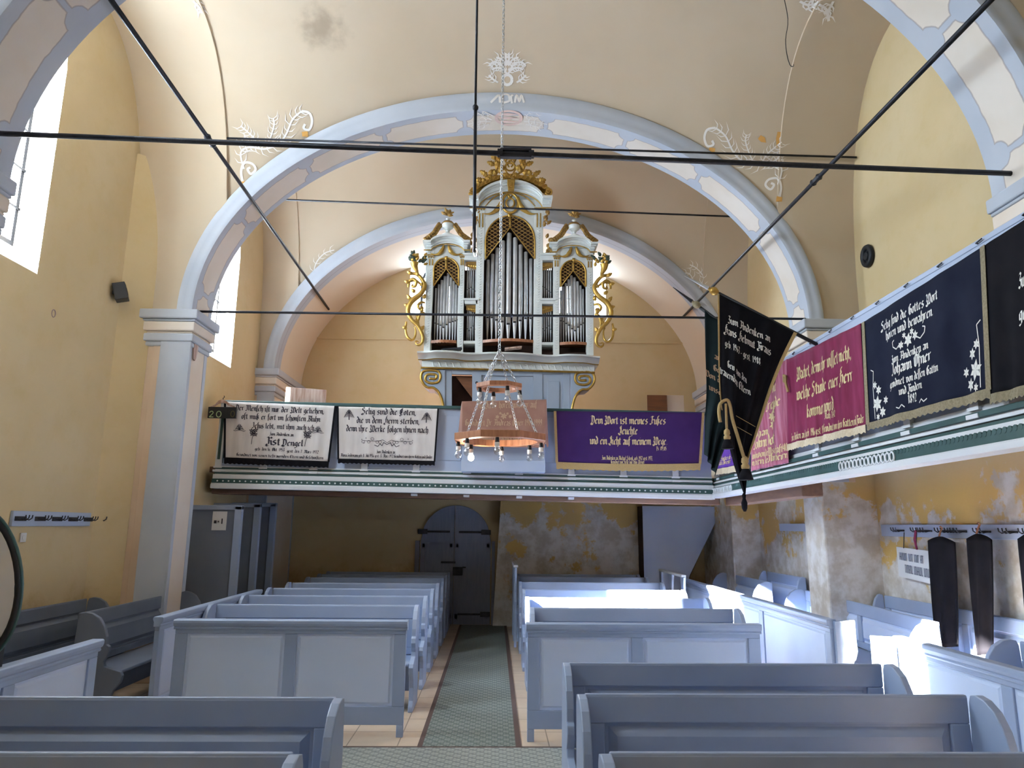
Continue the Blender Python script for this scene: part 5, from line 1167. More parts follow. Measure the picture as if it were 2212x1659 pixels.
# --- crest
m = MB()
up = [(1018 + i * 8.45, 421 - 30 * max(0, math.sin(PI * (i) / 20)) ** 1.1) for i in range(21)]
n = len(up); vs = [O(p, -.12) for p in up] + [O((p[0], p[1] - 9), -.10) for p in up] + [O(p, .05) for p in up] + [O((p[0], p[1] - 9), .05) for p in up]
m.add(vs, [f for i in range(n - 1) for f in ((i, i + 1, i + 1 + n, i + n), (i + n, i + 1 + n, i + 1 + 3 * n, i + 3 * n), (i + 2 * n, i + 3 * n, i + 1 + 3 * n, i + 1 + 2 * n))])
for i in range(1, 20): m.tube([O((up[i][0] - 2, up[i][1] - 1), -.125), O((up[i][0] + 2, up[i][1] - 8), -.11)], .012, 5)
for x in (1021, 1184): m.tube([O(p, -.10) for p in spiral(x, 420, 2, 8, 0, 9, 22)], .020, 6)
for s in (1, -1):
    m.lathe([(.004, -.075), (.04, -.06), (.062, -.02), (.066, .02), (.045, .06), (.01, .075)], tuple(O((1102 + s * 10, 385), -.06)), 12, 0, 'x')
    X = lambda x: 1102 + s * x
    scroll(m, [(X(6), 378), (X(12), 366), (X(4), 354), (X(-6), 346), (X(-14), 342)], 2.6, 1.6, -.05)
    scroll(m, [(X(16), 380), (X(28), 370), (X(32), 354), (X(30), 344)], 3, 1.5, -.05)
    scroll(m, [(X(20), 384), (X(36), 386), (X(50), 388), (X(64), 398)], 3.4, 1.6, -.06)
    scroll(m, [(X(2), 365), (X(10), 352), (X(14), 344)], 2.2, 1.4, -.05)
    for x, y, a, l in ((30, 372, 1.9, 20), (33, 362, .5, 17), (31, 352, 2.4, 15), (33, 350, 1.2, 16), (48, 386, .7, 20), (44, 384, 1.9, 14), (58, 394, .1, 17), (22, 378, 1.7, 16), (38, 384, -.4, 12), (62, 404, .6, 14), (70, 412, .9, 12), (26, 366, 1.3, 16), (14, 372, 1.0, 14), (20, 356, .9, 13), (40, 392, .2, 14), (30, 384, 1.2, 15), (54, 400, 1.1, 12)):
        leaf(m, (X(x), y), a if s > 0 else PI - a, l * 1.25, 13, -.06)
m.tube([O((1102 + 10 * math.cos(t), 364 + 8 * math.sin(t)), -.05) for t in lin(0, 2 * PI, 17)[:-1]], .016, 6, closed=True)
for x, a in ((1094, 1.9), (1108, 1.2), (1101, 1.57)): leaf(m, (x, 352), a, 14, 8, -.05)
m.build('crest', 'gold', org, w=True)
# --- urns with leaf chains
for xc, yb in ((967, 511), (1240, 514)):
    u = MB(); b = O((xc, yb), -.02); k = PX
    u.lathe([(13 * k, 0), (13 * k, 3 * k), (8 * k, 5 * k), (4 * k, 9 * k), (4.5 * k, 12 * k), (6 * k, 13 * k), (5 * k, 15 * k), (12 * k, 19 * k), (14 * k, 25 * k), (13.5 * k, 28 * k)], tuple(b), 18, 0)
    u.lathe([(14 * k, 28 * k), (15 * k, 29 * k), (11 * k, 34 * k), (4 * k, 36 * k)], tuple(b), 18, 1); u.lathe([(4 * k, 36 * k), (3 * k, 40 * k), (5.5 * k, 42 * k), (3 * k, 44 * k)], tuple(b), 12, 0)
    o = u.build('urn', ['case', 'gold_dark'], org, w=True, smooth=True, angle=.7)
    g = MB()
    for k_ in range(9): leaf(g, (xc, yb - 44), PI * (k_ + .2) / 8.4, 17 if k_ % 2 else 13, 7, -.02 - .03 * (k_ % 3))
    g.build('urn_leaves', 'gold_dark', o)
    g = MB()
    for s in (1, -1):
        ch = smooth([(xc + s * 14, yb - 26), (xc + s * 21, yb - 16), (xc + s * 30, yb - 3), (xc + s * 46, yb + 9)], 4)
        for i, p in enumerate(ch[:-1]):
            q = ch[i + 1]; an = math.atan2(-(q[1] - p[1]), q[0] - p[0])
            leaf(g, p, an + .6, 10, 8, -.03); leaf(g, p, an - .6, 10, 8, -.05)
    g.build('leaf_chain', 'gold_dark', org, w=True)
for x, y, s in ((1022, 530, 1), (1028, 470, 1), (1184, 533, -1), (1178, 472, -1)):
    m = MB()     # gilt carving between the towers
    for k in range(7): leaf(m, (x + (k % 3 - 1) * 4, y + k * 6 - 18), 1.2 + .5 * (k % 2) * s, 13, 8, -.0)
    m.tube([O(p, -.01) for p in spiral(x, y + 10, 1, 6, 0, 7, 18)], .014, 5)
    m.build('side_carving', 'gold_dark', org, w=True)
# --- carved wings
def wing(mx, dy, mi):
    g = MB(); lf = MB()
    def Q(X, Y): p = c1(X, Y); return (mx(p[0]), p[1] + dy)
    def Sx(pts, r0, r1=None, dz=.05): scroll(g, [Q(*p) for p in pts], r0, r1, -.02, 0, 6, dz)
    Sx([(95, 885), (140, 895), (178, 935), (196, 985), (170, 1040), (105, 1095), (76, 1160), (98, 1225), (150, 1280), (182, 1345), (178, 1395), (152, 1412), (132, 1398), (136, 1380), (152, 1384)], 6.2, 2.2)
    Sx([(62, 1240), (58, 1300), (72, 1355), (104, 1378), (128, 1350), (130, 1300), (118, 1270)], 3.4, 2)
    Sx([(190, 1170), (165, 1190), (150, 1235), (160, 1290)], 3.6, 1.6); Sx([(196, 1100), (168, 1102), (150, 1128), (162, 1152), (184, 1146), (178, 1128)], 3.4, 2)
    Sx([(78, 985), (84, 950), (112, 935), (136, 955), (128, 985), (106, 985), (108, 968)], 4.2, 2.4); Sx([(160, 960), (130, 945), (100, 945)], 3.2, 2)
    for X, Y, a, l in ((110, 900, 2.6, 16), (150, 915, 1.9, 15), (100, 1090, 2.2, 18), (88, 1130, 2.8, 14), (150, 1060, 1.0, 16), (120, 1250, .7, 16), (165, 1310, 1.0, 15), (180, 1180, 1.8, 18), (160, 1230, 2.2, 14), (70, 1290, 2.9, 12), (160, 980, .6, 14), (90, 960, 2.8, 14), (190, 1080, 1.4, 14), (130, 1030, 2.5, 13)):
        leaf(g, Q(X, Y), a if mx(1) > mx(0) else PI - a, l, 9, -.05)
    ch = smooth([Q(150, 905), Q(136, 865), Q(124, 835), Q(122, 808)], 4); g.tube([O(p, -.03) for p in ch], [(2.2 + 7.5 * i / (len(ch) - 1)) * PX for i in range(len(ch))], 10)
    for k in range(14):
        r = random.Random(k + mi); leaf(lf, Q(122 + r.uniform(-26, 26), 790 + r.uniform(-40, 18)), r.uniform(.2, 2.9), 13, 8, -.03 - .05 * r.random(), 0 if k % 3 else 1)
    for k in range(8):
        r = random.Random(k + 40 + mi); leaf(lf, Q(190 + r.uniform(-18, 12), 780 + r.uniform(-20, 50)), r.uniform(.2, 2.9), 11, 7, -.02, 0 if k % 2 else 1)
    for X, Y in ((110, 795), (140, 790)): lf.lathe([(.005, -.03), (.026, -.015), (.03, .01), (.012, .03)], tuple(O(Q(X, Y), -.07)), 9, 1)
    o = g.build('carved_wing', 'gold', org, w=True, smooth=True, angle=.9); lf.build('flower_spray', ['leaf', 'gold'], o)
wing(lambda x: x, 0, 0); wing(lambda x: 2201 - x, 4, 7)
# --- serpentine base cornice, frieze, lower case, consoles
def bulge(px): return .10 * sum(math.exp(-((px - c) / w) ** 4) for c, w in ((962, 34), (1099, 58), (1239, 36)))
m = MB(); xs = lin(904, 1292, 80)
def yline(x, y): return y + (x - 904) / 388 * 11
prof = [(.20, 765), (.22, 766.5), (.21, 769), (.16, 770.5), (.14, 773), (.10, 775), (.08, 778), (.06, 778.5)]
m.grid(lambda u, v: O((u, yline(u, prof[int(v)][1])), -prof[int(v)][0] - bulge(u)), xs, range(len(prof)))
m.grid(lambda u, v: O((u, yline(u, 765)), -.20 - bulge(u) if v else .5), xs, [0, 1]); m.grid(lambda u, v: O((u, yline(u, 778.5)), -.06 - bulge(u) if v else .5), xs, [0, 1])
m.grid(lambda u, v: O((904, yline(904, prof[int(v)][1])), -prof[int(v)][0] if u == 0 else .5), [0, 1], range(len(prof))); m.grid(lambda u, v: O((1292, yline(1292, prof[int(v)][1])), -prof[int(v)][0] if u == 0 else .5), [0, 1], range(len(prof)))
m.build('base_cornice', 'case', org, w=True, angle=.6)
m = MB(); m.tube([O((x, yline(x, 778.5)), -.065 - bulge(x)) for x in xs], .011, 5); m.tube([O((x, yline(x, 795.5)), -.05) for x in lin(910, 1284, 4)], .016, 5); m.build('gilt_line', 'gold', org, w=True)
m = MB(); slab(m, [(912, yline(912, 777)), (1283, yline(1283, 777)), (1283, yline(1283, 796)), (912, yline(912, 796))], -.04, .5)
for i in range(24):
    x = 930 + i * 14.6; y = yline(x, 787); m.tube([O((x + a, y + b), -.045) for a, b in smooth([(0, -5.5), (4, -4.5), (6, 0), (8, 4.5), (13, 5.5)], 3)], .013, 5); m.tube([O((x + a, y + b), -.042) for a, b in smooth([(-3, -3), (-.5, -4.5), (1.5, -2)], 3)], .009, 4)
m.build('frieze', 'case', org, w=True)
m = MB()
zb = 960
def lw(x, y): return (x, y + (x - 960) / 270 * 5)
for x0, x1, y0, y1 in ((961, 976, 797, zb), (1020, 1040, 797, zb), (976, 1020, 797, 808), (976, 1020, 885, zb), (1040, 1152, 797, 809), (1152, 1172, 797, zb), (1172, 1216, 797, 804), (1216, 1231, 797, zb)): slab(m, [lw(x0, y0), lw(x1, y0), lw(x1, y1), lw(x0, y1)], 0, .05)
m.build('lower_case', 'case_blue', org, w=True, bevel=.004)
m = MB(); slab(m, [lw(1040, 809), lw(1152, 809), lw(1152, zb), lw(1040, zb)], .03, .05); m.build('lower_panel', 'case_blue', org, w=True)
m = MB(); slab(m, [lw(1172, 804), lw(1216, 804), lw(1216, zb), lw(1172, zb)], .015, .05); slab(m, [lw(1183, 819), lw(1208, 819), lw(1208, zb), lw(1183, zb)], -.005, .02); m.build('lower_door', 'case_blue', org, w=True, bevel=.005)
m = MB(); slab(m, [lw(970, 800), lw(1030, 800), lw(1030, 900), lw(970, 900)], .40, .42); m.build('shade_board', 'dark_in', org, w=True)  # dark sheet in place of the unlit space inside the opening
m = MB(); slab(m, [lw(984, 810), lw(1020, 810), lw(1020, 856)], .12, .14); m.build('bellows_board', 'brown_in', org, w=True)
m = MB(); m.lathe([(.02, -.05), (.024, -.04), (.016, -.02), (.012, 0)], tuple(O((1030, 828), 0)), 10, 0, 'y'); m.build('stop_knob', 'black', org, w=True, smooth=True)
for s in (1, -1):
    def K(X, Y): p = c6(X, Y); return p if s > 0 else (2193.5 - p[0], p[1] + 3.5)
    ol = [(150, 195), (410, 200), (410, 900), (396, 900), (396, 640), (385, 560), (360, 480), (325, 425), (280, 395), (222, 392), (172, 352), (148, 300), (146, 240)]
    m = MB(); slab(m, [K(*p) for p in ol], -.03, .45); m.build('console', 'case_blue', org, w=True, bevel=.006)
    g = MB(); g.tube([O(K(*p), -.035) for p in smooth([(396, 640), (385, 560), (360, 480), (325, 425), (280, 395), (222, 392), (175, 350), (150, 290), (160, 235), (200, 208), (310, 210), (352, 235), (360, 285), (338, 330), (290, 345), (240, 342), (202, 318), (198, 280), (220, 252), (270, 248), (312, 256), (318, 280), (300, 298), (240, 296)], 5)], .020, 6); g.build('gilt_volute', 'gold', org, w=True, smooth=True)
# two loose pieces left lying on the base cornice
for pts, lb in (([(955, 763), (996, 762), (999, 758), (960, 760)], 'thin dark slat lying on the organ base, left'), ([(1090, 762), (1126, 758), (1126, 755), (1090, 759)], 'thin pale slat lying on the organ base, middle')):
    m = MB(); slab(m, pts, -.24, -.10); tag(m.build('wooden_slat', 'oak' if 'pale' in lb else 'iron'), lb, 'slat')
# ================================================================ tie rods
def rod(label, p0, p1, r, couplers=(), name='tie_rod', group=None):
    p0, p1 = Vector(p0), Vector(p1); m = MB(); m.tube([p0, p0.lerp(p1, .5), p1], r, 8); o = m.build(name, 'iron', smooth=True); tag(o, label, 'rod', group)
    for f, ln, k in couplers:
        c = p0.lerp(p1, f); d = (p1 - p0).normalized(); q = MB()
        q.tube([c - d * ln, c - d * ln * .7, c - d * ln * .6, c + d * ln * .6, c + d * ln * .7, c + d * ln], [r * 1.1, r * k, r * k * .75, r * k * .75, r * k, r * 1.1], 8); q.build('coupler', 'iron', o)
    return o
y = 5.0; a, b = at(0, 288.5, y), at(2212, 376, y); e = (b - a) / (b.x - a.x)
p0 = a + e * (-3.86 - a.x); p1 = a + e * (4.0 - a.x)
big = rod('thick iron tie rod spanning the whole picture near the camera', p0, p1, .021)
c = at(1114, 332, y); d = e.normalized(); q = MB()
for s in (-1, 1): q.tube([c + d * .14 * s + Vector((0, 0, .0)), c + d * .10 * s], .034, 8)
for s in (-1, 1): q.box(c.x - .12, c.x + .12, c.y - .02, c.y + .02, c.z + s * .027 - .009, c.z + s * .027 + .009)
for s in (-1, 1): q.tube([c + d * .12 * s, c + d * .03 * s], .018, 6)
part(q.build('turnbuckle', 'iron', big), 'open iron turnbuckle at the middle of the rod')
rod('thin iron tie rod from wall to wall, just behind the thick one', at(308, 293, x=-4.58), at(1850, 340, x=4.63), .014)
a, b = at(430, 673, x=-3.83), at(1740, 689, x=3.97)
lo = rod('iron tie rod across the springing of the middle arch, in front of the organ pipes', a, b, .016, ((.505, .10, 1.9),))
rod('thin iron tie rod across the rear bay, passing in front of the organ pediment', at(604, 431, 9.75), at(1590, 468, 9.75), .014)
sof = tree_of(ribs[2])
eL, eR = hit(710, 668, sof)[0], hit(1475, 685, sof)[0]
eL = eL or at(710, 668, 13.0); eR = eR or at(1475, 685, 13.0)
a = at(240, 0, x=-3.05); a2 = a + (a - eL) * .12
L_ = (eL - a2).length; rod('long iron rod running lengthwise under the vault on the left', a2, eL, .022, (((at(457, 318, x=-3.08) - a2).length / L_, .11, 1.8),))
a = at(2140, 0, x=3.35); a2 = a + (a - eR) * .10
L_ = (eR - a2).length; rod('long iron rod running lengthwise under the vault on the right', a2, eR, .022, (((at(1765, 387, x=3.42) - a2).length / L_, .10, 1.8),))
# hanging pole with a hook
y = 4.95; top = at(1029, 0, y); kn = at(1027, 232, y); bt = at(1024, 545, y); t = thing('hanging_pole', 'thin iron pole with a knob and hook hanging before the organ', 'pole', (top.x, y, 7.26))
m = MB(); m.tube([Vector((top.x, y, 7.27)), kn], .0095, 8); m.build('upper_pole', 'iron', t, w=True, smooth=True)
m = MB(); m.tube([kn, bt], .013, 8); m.build('lower_pole', 'iron', t, w=True, smooth=True)
m = MB(); m.lathe([(.008, -.03), (.022, -.015), (.024, .005), (.01, .025)], tuple(kn), 10); m.build('knob', 'iron', t, w=True, smooth=True)
m = MB(); m.tube([bt, bt + Vector((.004, 0, -.03)), bt + Vector((.022, 0, -.035)), bt + Vector((.026, 0, .01)), bt + Vector((.012, 0, .03))], .007, 6); m.build('hook', 'steel', t, w=True, smooth=True)
# ================================================================ chandelier
def chain(m, p0, p1, L=.05, r=.0045, sag=0):
    p0, p1 = Vector(p0), Vector(p1); n = max(2, int((p1 - p0).length / (L * .74))); d = (p1 - p0).normalized(); a = d.orthogonal().normalized(); b = d.cross(a)
    for i in range(n):
        c = p0.lerp(p1, (i + .5) / n); s = a if i % 2 else b
        m.tube([c + d * (L / 2) * math.cos(t) + s * (L * .28) * math.sin(t) for t in lin(0, 2 * PI, 9)[:-1]], r, 4, closed=True)
CY = 7.0; cc = at(1080, 955, CY); ctop = at(1079, 752, CY); up_ = at(1078, 836, CY); lowz = at(1080, 948, CY).z
ch = thing('chandelier', 'two-tier wooden octagon chandelier with bare bulbs on chains', 'chandelier', (cc.x, CY, lowz))
cz = CEIL.ray_cast(Vector((cc.x, CY, 5)), Vector((0, 0, 1)))[0].z
m = MB(); chain(m, (ctop.x, CY, cz), ctop, .052, .0048); m.build('main_chain', 'steel', ch, w=True, smooth=True)
def octo(c, ro, ri, z0, z1, name, rot=PI / 8):
    m = MB(); vs = []
    for z in (z0, z1):
        for k in range(8): vs.append((c.x + ro * math.cos(rot + k * PI / 4), CY + ro * math.sin(rot + k * PI / 4), z))
    n = 32
    for z in (z0, z1):
        for k in range(n): vs.append((c.x + ri * math.cos(2 * PI * k / n), CY + ri * math.sin(2 * PI * k / n), z))
    fs = [(k, (k + 1) % 8, (k + 1) % 8 + 8, k + 8) for k in range(8)] + [(16 + k, 16 + k + n, 16 + (k + 1) % n + n, 16 + (k + 1) % n) for k in range(n)]
    rel = (rot / (2 * PI) * n)
    for top in (0, 1):
        for k in range(8):
            i0 = int(round(rel + k * 4)) ; A, B = k + 8 * top, (k + 1) % 8 + 8 * top
            ring = [16 + n * top + (i0 + j) % n for j in range(5)]
            fs.append(tuple([A, B] + ring[::-1]))
    m.add(vs, fs); return m.build(name, 'wood', ch, w=True, bevel=.003)
RL = 103 * CY / F * .985; RU = 51 * CY / F
octo(cc, RL * 1.03, RL * .80, lowz - .033, lowz + .033, 'lower_ring'); octo(up_, RU * 1.05, RU * .70, up_.z - .022, up_.z + .022, 'upper_ring')
m = MB(); m.tube([(ctop.x + .012 * math.cos(t), CY, ctop.z - .01 + .02 * math.sin(t)) for t in lin(0, 2 * PI, 12)[:-1]], .005, 5, closed=True); m.build('ring', 'steel', ch, w=True)
for k in range(4):
    an = (PI / 4 + k * PI / 2) + .25; ca, sa = math.cos(an), math.sin(an); pu = Vector((up_.x + RU * .86 * ca, CY + RU * .86 * sa, up_.z + .02))
    m = MB(); chain(m, ctop - Vector((0, 0, .02)), pu, .045, .0042); pl = Vector((cc.x + RL * .88 * ca, CY + RL * .88 * sa, lowz + .03)); chain(m, pu - Vector((0, 0, .045)), pl, .045, .0042); m.build('hanger_chain', 'steel', ch, w=True, smooth=True)
def lamp(x, y, z, lit=False):
    m = MB(); m.lathe([(.017, 0), (.019, -.02), (.021, -.045), (.016, -.05)], (x, y, z), 12); o = m.build('lamp_holder', 'black', ch, w=True, smooth=True, angle=.6)
    m = MB(); m.lathe([(.023, -.046), (.025, -.052), (.023, -.075), (.025, -.08), (.019, -.09)], (x, y, z), 12); m.build('lamp_cap', 'porcelain', o, smooth=True)
    m = MB(); m.lathe([(.014, -.088), (.018, -.098), (.029, -.115), (.033, -.132), (.029, -.150), (.016, -.162), (.003, -.166)], (x, y, z), 14); g = m.build('bulb', 'bulb_lit' if lit else 'bulb', o, smooth=True)
for px, dy in ((990, 0), (1009, -.66), (1018, .62), (1074, -.95), (1084, .95), (1144, .62), (1169, 0.05)):
    lamp(at(px, 960, CY + dy * RL * .9).x, CY + dy * RL * .9, lowz - .033, px == 1018)
for px, dy in ((1036, -.3), (1066, .85), (1096, -.85), (1123, .3)): lamp(at(px, 850, CY + dy * RU * .85).x, CY + dy * RU * .85, up_.z - .022)
lp = bpy.data.lights.new('bulb_light', 'POINT'); lp.energy = 12; lp.color = (1, .86, .66); lp.shadow_soft_size = .03
lo_ = bpy.data.objects.new('bulb_light', lp); COL.objects.link(lo_); lo_.location = (at(1018, 985, CY + .62 * RL * .9).x + .0, CY + .62 * RL * .9 - .0, lowz - .215)
# dangling wire on the right of the vault
a = CEIL.ray_cast(Vector((3.2, 7.0, 5)), Vector((0, 0, 1)))[0]; q = [a, at(1702, 40, 7.0), at(1697, 85, 7.0), at(1700, 118, 7.0), at(1707, 141, 7.0), at(1714, 143, 7.0), at(1714, 139, 7.0)]
m = MB(); m.tube([Vector(p) for p in smooth([tuple(p) for p in q], 4)], .0045, 4); tag(m.build('dangling_wire', 'iron'), 'thin loose wire dangling from the vault, upper right', 'wire')
# ================================================================ things on the side walls
p = at(262, 632, x=-4.5); t = thing('loudspeaker', 'small black box loudspeaker high on the left wall', 'speaker', (-4.6, p.y, p.z), (0, 0, 0))
m = MB(); R_ = Matrix.Rotation(.35, 4, 'Z') @ Matrix.Rotation(-.28, 4, 'Y')
m.box(-.05, .09, -.075, .075, -.105, .105); m.v = [tuple(Vector((.07, 0, 0)) + R_ @ Vector(v)) for v in m.v]; m.build('box', 'black', t, bevel=.008)
m = MB(); m.lathe([(.01, .092), (.05, .094), (.055, .088)], (0, 0, 0), 16, 0, 'x'); m.v = [tuple(Vector((.07, 0, 0)) + R_ @ Vector(v)) for v in m.v]; m.build('cone', 'iron', t)
m = MB(); m.box(0, .06, -.015, .015, -.02, .02); m.build('bracket', 'iron', t)
p = at(1870, 553, x=4.6); t = thing('loudspeaker', 'black oval loudspeaker ring high on the right wall', 'speaker', (4.65, p.y, p.z))
hh = abs(at(1870, 531, x=4.6).z - at(1870, 577, x=4.6).z) / 2
m = MB(); m.tube([(-.03, .10 * math.cos(k), hh * math.sin(k) * .86) for k in lin(0, 2 * PI, 25)[:-1]], .035, 7, closed=True); m.build('rim', 'black', t, smooth=True)
m = MB(); m.prism([(.09 * math.cos(k), hh * .82 * math.sin(k)) for k in lin(0, 2 * PI, 25)[:-1]], lambda a, b, d: (d, a, b), -.03, -.001); m.build('mesh_cover', 'iron', t)
m = MB(); m.lathe([(.005, -.06), (.05, -.055), (.06, -.03)], (0, 0, 0), 14, 0, 'x'); m.build('cone', 'black', t)
def coat_rack(label, x, s, y0, y1, z0, z1, hooks, ph=.022):
    t = thing('coat_rack', label, 'coat rack', (x, (y0 + y1) / 2, (z0 + z1) / 2))
    m = MB(); m.box(min(x, x + s * .03), max(x, x + s * .03), y0, y1, z0, z1); m.build('board', 'gal', t, w=True, bevel=.005)
    zc = (z0 + z1) / 2
    for y in hooks:
        q = MB(); q.box(min(x + s * .03, x + s * .04), max(x + s * .03, x + s * .04), y - .085, y + .085, zc - ph, zc + ph)
        for e in (-.05, 0, .05): q.tube([(x + s * .04, y + e, zc), (x + s * .085, y + e, zc - .012), (x + s * .11, y + e, zc + .005), (x + s * .115, y + e, zc + .035)], .007, 5)
        q.build('hook', 'iron', t, w=True, bevel=.004)
    return t
a, b = at(30, 1103, x=-4.57), at(262, 1115, x=-4.57); z = at(30, 1137, x=-4.57)
ya, yb_ = a.y, 8.30; zt_ = a.z; zb_ = z.z
hy = [at(px, 1118, x=-4.5).y for px in (60, 102, 138, 172, 204, 233)]
coat_rack('grey coat rack board with dark hooks on the left wall', -4.6, 1, ya, yb_, zb_, zt_, hy)
p = at(50, 1161, x=-4.59); m = MB(); m.box(-4.6, -4.585, p.y - .045, p.y + .045, p.z - .045, p.z + .045, 0); m.lathe([(.02, 0), (.03, .006)], (-4.585, p.y, p.z), 12, 0, 'x'); tag(m.build('wall_socket', 'plastic', bevel=.005), 'white electric socket on the left wall under the coat rack', 'socket')
a, b = at(1902, 1133, x=4.62), at(2212, 1130, x=4.62); zt_ = a.z; zb_ = at(1902, 1158, x=4.62).z
hy = [at(px, 1147, x=4.55).y for px in (1932, 1975, 1990, 2028, 2043, 2062, 2112, 2168, 2212)]
coat_rack('grey coat rack board on the right wall above the white sign', 4.65, -1, 5.3, a.y, zb_, zt_, hy, .010)
def scarf(label, px0, px1, py0, py1, bx0, bx1, by, X, seed, cord=True):
    t = thing('scarf', label, 'scarf', at((px0 + px1) / 2, py0, x=X))
    TL, TR, BR, BL = at(px0, py0 + 8, x=X), at(px1, py1, x=X), at(bx1, by, x=X - .05), at(bx0, by + 4, x=X - .05); r = random.Random(seed)
    def fn(u, v):
        p = TL.lerp(TR, u).lerp(BL.lerp(BR, u), v); p.x += -.02 - .018 * math.sin(2 * PI * 1.6 * u + seed + 2 * v) * (.3 + v) + .0; 
        if v < .02: p.z += .05 * math.sin(PI * u)
        return p
    m = MB(); m.grid(fn, lin(0, 1, 18), [0] + lin(.02, 1, 24)); m.build('cloth', 'cl_black', t, w=True, smooth=True, solid=.012)
    f = MB(); f.grid(lambda u, v: fn(.93 + .05 * u, .55 + .4 * v) + Vector((-.012, 0, 0)), [0, 1], lin(0, 1, 12)); f.build('embroidery', 'cl_navy', t, w=True)
    if cord:
        m = MB(); c = fn(.42, 0); m.tube([c, c + Vector((.02, .0, .05)), c + Vector((.04, 0, .085)), c + Vector((.02, 0, .10))], .010, 5); m.build('hanger_loop', 'wood', t, w=True)
    return t
scarf('long black scarf hanging next to the white sign', 2010, 2066, 1160, 1172, 2028, 2076, 1396, 4.50, 1)
scarf('long black scarf hanging at the right, second from the sign', 2094, 2146, 1156, 1166, 2112, 2156, 1412, 4.50, 2)
scarf('black scarf cut by the right edge of the picture', 2204, 2262, 1156, 1166, 2214, 2262, 1320, 4.50, 3)
X = 4.57; q4 = [at(px, py, x=X) for px, py in ((1936, 1181), (2011, 1191), (2017, 1263), (1942, 1245))]
t = thing('hanging_sign', 'white cardboard sign with grey lettering hanging from the right coat rack', 'sign', q4[0])
m = MB(); m.add(q4 + [v + Vector((.03, 0, -.0)) for v in q4], [(0, 1, 2, 3), (7, 6, 5, 4), (0, 4, 5, 1), (1, 5, 6, 2), (2, 6, 7, 3), (3, 7, 4, 0)]); m.build('board', 'paper', t, w=True)
def sg(u, v): 
    p = q4[0].lerp(q4[1], u).lerp(q4[3].lerp(q4[2], u), v); p.x -= .006; return p
m = MB(); r = random.Random(5)
for row, v0, v1, blocks in ((0, .17, .42, ((.08, .30), (.35, .48), (.52, .65), (.69, .78))), (1, .55, .82, ((.22, .45), (.49, .73), (.77, .93)))):
    for u0, u1 in blocks:           # tall narrow letters, too small to read
        n = max(2, int((u1 - u0) / .026))
        for i in range(n):
            u = u0 + (u1 - u0) * (i + .5) / n; k = .0075
            m.add([sg(u - k, v0), sg(u + k, v0), sg(u + k, v1), sg(u - k, v1)], [(0, 1, 2, 3)])
            if r.random() < .7: y = r.choice((v0, v1 - .035, (v0 + v1) / 2)); m.add([sg(u - k, y), sg(u + .022, y), sg(u + .022, y + .035), sg(u - k, y + .035)], [(0, 1, 2, 3)])
m.build('lettering', 'ink_grey', t, w=True)
m = MB()
for px in (1953, 1980): m.tube([at(px, 1150, x=4.54), at(px - 1, 1184, x=4.56)], .005, 4)
m.build('cord', 'black', t, w=True)
m = MB(); a_, b_2 = at(1978, 1146, x=4.53), at(1981, 1187, x=4.55); m.tube([a_, a_.lerp(b_2, .5) + Vector((-.01, .015, 0)), b_2], .012, 5); m.build('hanging_strap', 'cl_crim', t, w=True)
a = at(1785, 1139, x=4.42); m = MB(); m.box(4.38, 4.44, at(1752, 1140, x=4.42).y, at(1700, 1140, x=4.42).y + .2, a.z - .06, a.z + .05); tag(m.build('coat_rack', 'gal', bevel=.005), 'short grey coat rack board behind the bright pier', 'coat rack')
# hymn number board on the gallery
BYH = 10.02; p = at(480, 891, BYH); t = thing('hymn_board', 'small black hymn number board reading 20 at the gallery left end', 'sign', tuple(p))
a, b = at(451, 879, BYH), at(510, 904, BYH)
m = MB(); m.box(a.x, b.x, BYH - .015, BYH + .015, b.z, a.z); m.build('board', 'black', t, w=True, bevel=.003)
m = MB(); pts = [(454, 879), (465, 874), (472, 866), (480, 863), (489, 866), (497, 873), (507, 878), (507, 880), (495, 877), (488, 872), (480, 870), (472, 872), (465, 877), (454, 881)]
m.prism(pts, lambda x_, y_, d: Vector((at(x_, y_, BYH).x, BYH + d, at(x_, y_, BYH).z)), -.012, .012); m.build('hanger', 'oak', t, w=True)
m = MB(); m.tube([Vector((at(x_, y_, BYH).x, BYH, at(x_, y_, BYH).z)) for x_, y_ in ((482, 866), (482, 860), (485, 858), (484, 855))], .006, 5); m.build('hook', 'iron', t, w=True)
m = MB(); sc = 6.2 / 660 * .0 + .0092
def hb(x, y): return (x, BYH - .018, y)
w_ = at(467, 900, BYH)
def stroke(pts, mi=0):
    for (x0, y0), (x1, y1) in zip(pts[:-1], pts[1:]):
        l = math.hypot(x1 - x0, y1 - y0) or 1; nx, ny = -(y1 - y0) / l * .006, (x1 - x0) / l * .006; m.add([hb(x0 - nx, y0 - ny), hb(x0 + nx, y0 + ny), hb(x1 + nx, y1 + ny), hb(x1 - nx, y1 - ny)], [(0, 1, 2, 3)], mi)
H_ = .085; x0 = at(453, 900, BYH).x; zb = at(460, 901, BYH).z
stroke([(x0, zb + H_ * .72), (x0 + .015, zb + H_ * .95), (x0 + .04, zb + H_ * .95), (x0 + .052, zb + H_ * .72), (x0 + .04, zb + H_ * .5), (x0, zb), (x0 + .058, zb)])
x1 = at(468, 900, BYH).x; stroke([(x1 + .033 + .033 * math.cos(k), zb + H_ / 2 - .002 + H_ / 2 * math.sin(k)) for k in lin(0, 2 * PI, 15)])
x2 = at(499, 900, BYH).x; stroke([(x2 + .026 + .026 * math.cos(k), zb + H_ / 2 + .004 + H_ / 2 * math.sin(k)) for k in lin(0, 2 * PI, 15)], 1)
m.build('number', ['chalk', 'chalk_dim'], t, w=True)
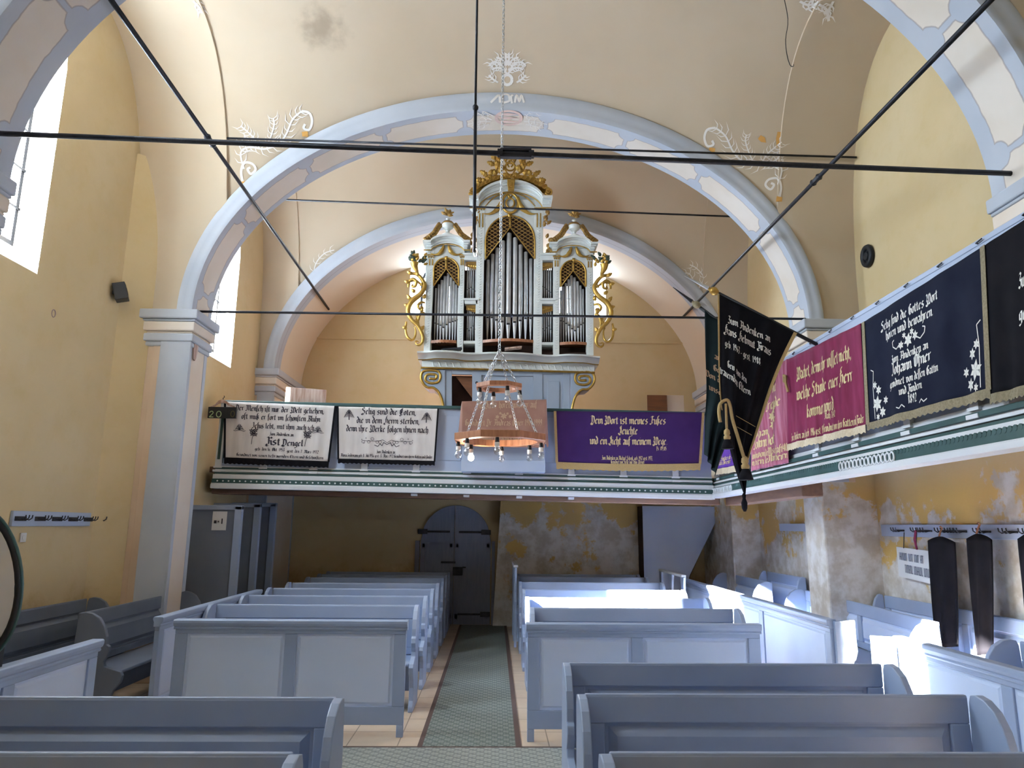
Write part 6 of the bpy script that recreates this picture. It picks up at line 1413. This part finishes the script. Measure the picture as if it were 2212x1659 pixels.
# green stripe and post at the gallery's left end
# oval board at the left edge
YS = 4.4; cx_, cy_ = -62, 1262
t = thing('oval_board', 'white oval board with a dark green rim at the left edge', 'board', at(cx_, 1440, YS))
def ov(k, s=1.0): return at(cx_ + 101 * s * math.cos(k), cy_ - 165 * s * math.sin(k), YS)
m = MB(); n = 40; m.add([ov(2 * PI * i / n, .93) + Vector((0, 0, 0)) for i in range(n)] + [ov(2 * PI * i / n, .93) + Vector((0, .03, 0)) for i in range(n)], [tuple(range(n)), tuple(range(2 * n - 1, n - 1, -1))] + [(i, (i + 1) % n, (i + 1) % n + n, i + n) for i in range(n)]); m.build('face', 'sill', t, w=True)
m = MB(); m.tube([ov(2 * PI * i / n, .97) + Vector((0, .015, 0)) for i in range(n)], .020, 8, closed=True); m.build('rim', 'black', t, w=True, smooth=True)
m = MB(); m.tube([ov(2 * PI * i / n, 1.03) + Vector((0, .02, 0)) for i in range(n)], .012, 6, closed=True); m.build('rim_edge', 'green', t, w=True, smooth=True)
m = MB(); a = at(2, 1415, YS); m.box(a.x - .10, a.x - .02, YS, YS + .06, 0, a.z + .12); m.box(a.x - .62, a.x - .54, YS, YS + .06, 0, a.z + .12); m.box(a.x - .62, a.x - .02, YS, YS + .06, .2, .26); m.build('stand', 'black', t, w=True, bevel=.006)
# tiny marks on the left wall and pier
p = hit(115, 677, None)[0] if False else at(115, 677, x=-4.6); m = MB(); m.tube([(p.x + .004, p.y + .03 * math.cos(k), p.z + .04 * math.sin(k)) for k in lin(0, 2 * PI, 14)[:-1]], .005, 4, closed=True); tag(m.build('wall_mark', 'line'), 'small brown ring painted on the left wall', 'mark')
p = at(421, 752, x=-3.80); m = MB(); sh = [(0, .12), (.045, .09), (.05, .0), (.03, -.12), (.01, -.16), (-.02, -.15), (-.035, -.02), (-.035, .09)]; m.prism(sh, lambda a, b, d: (p.x + d, p.y + a * 1.5, p.z + b), -.005, .012); tag(m.build('plaster_scar', 'oak'), 'brown shell-shaped plaster scar on the left pier below its capital', 'mark')
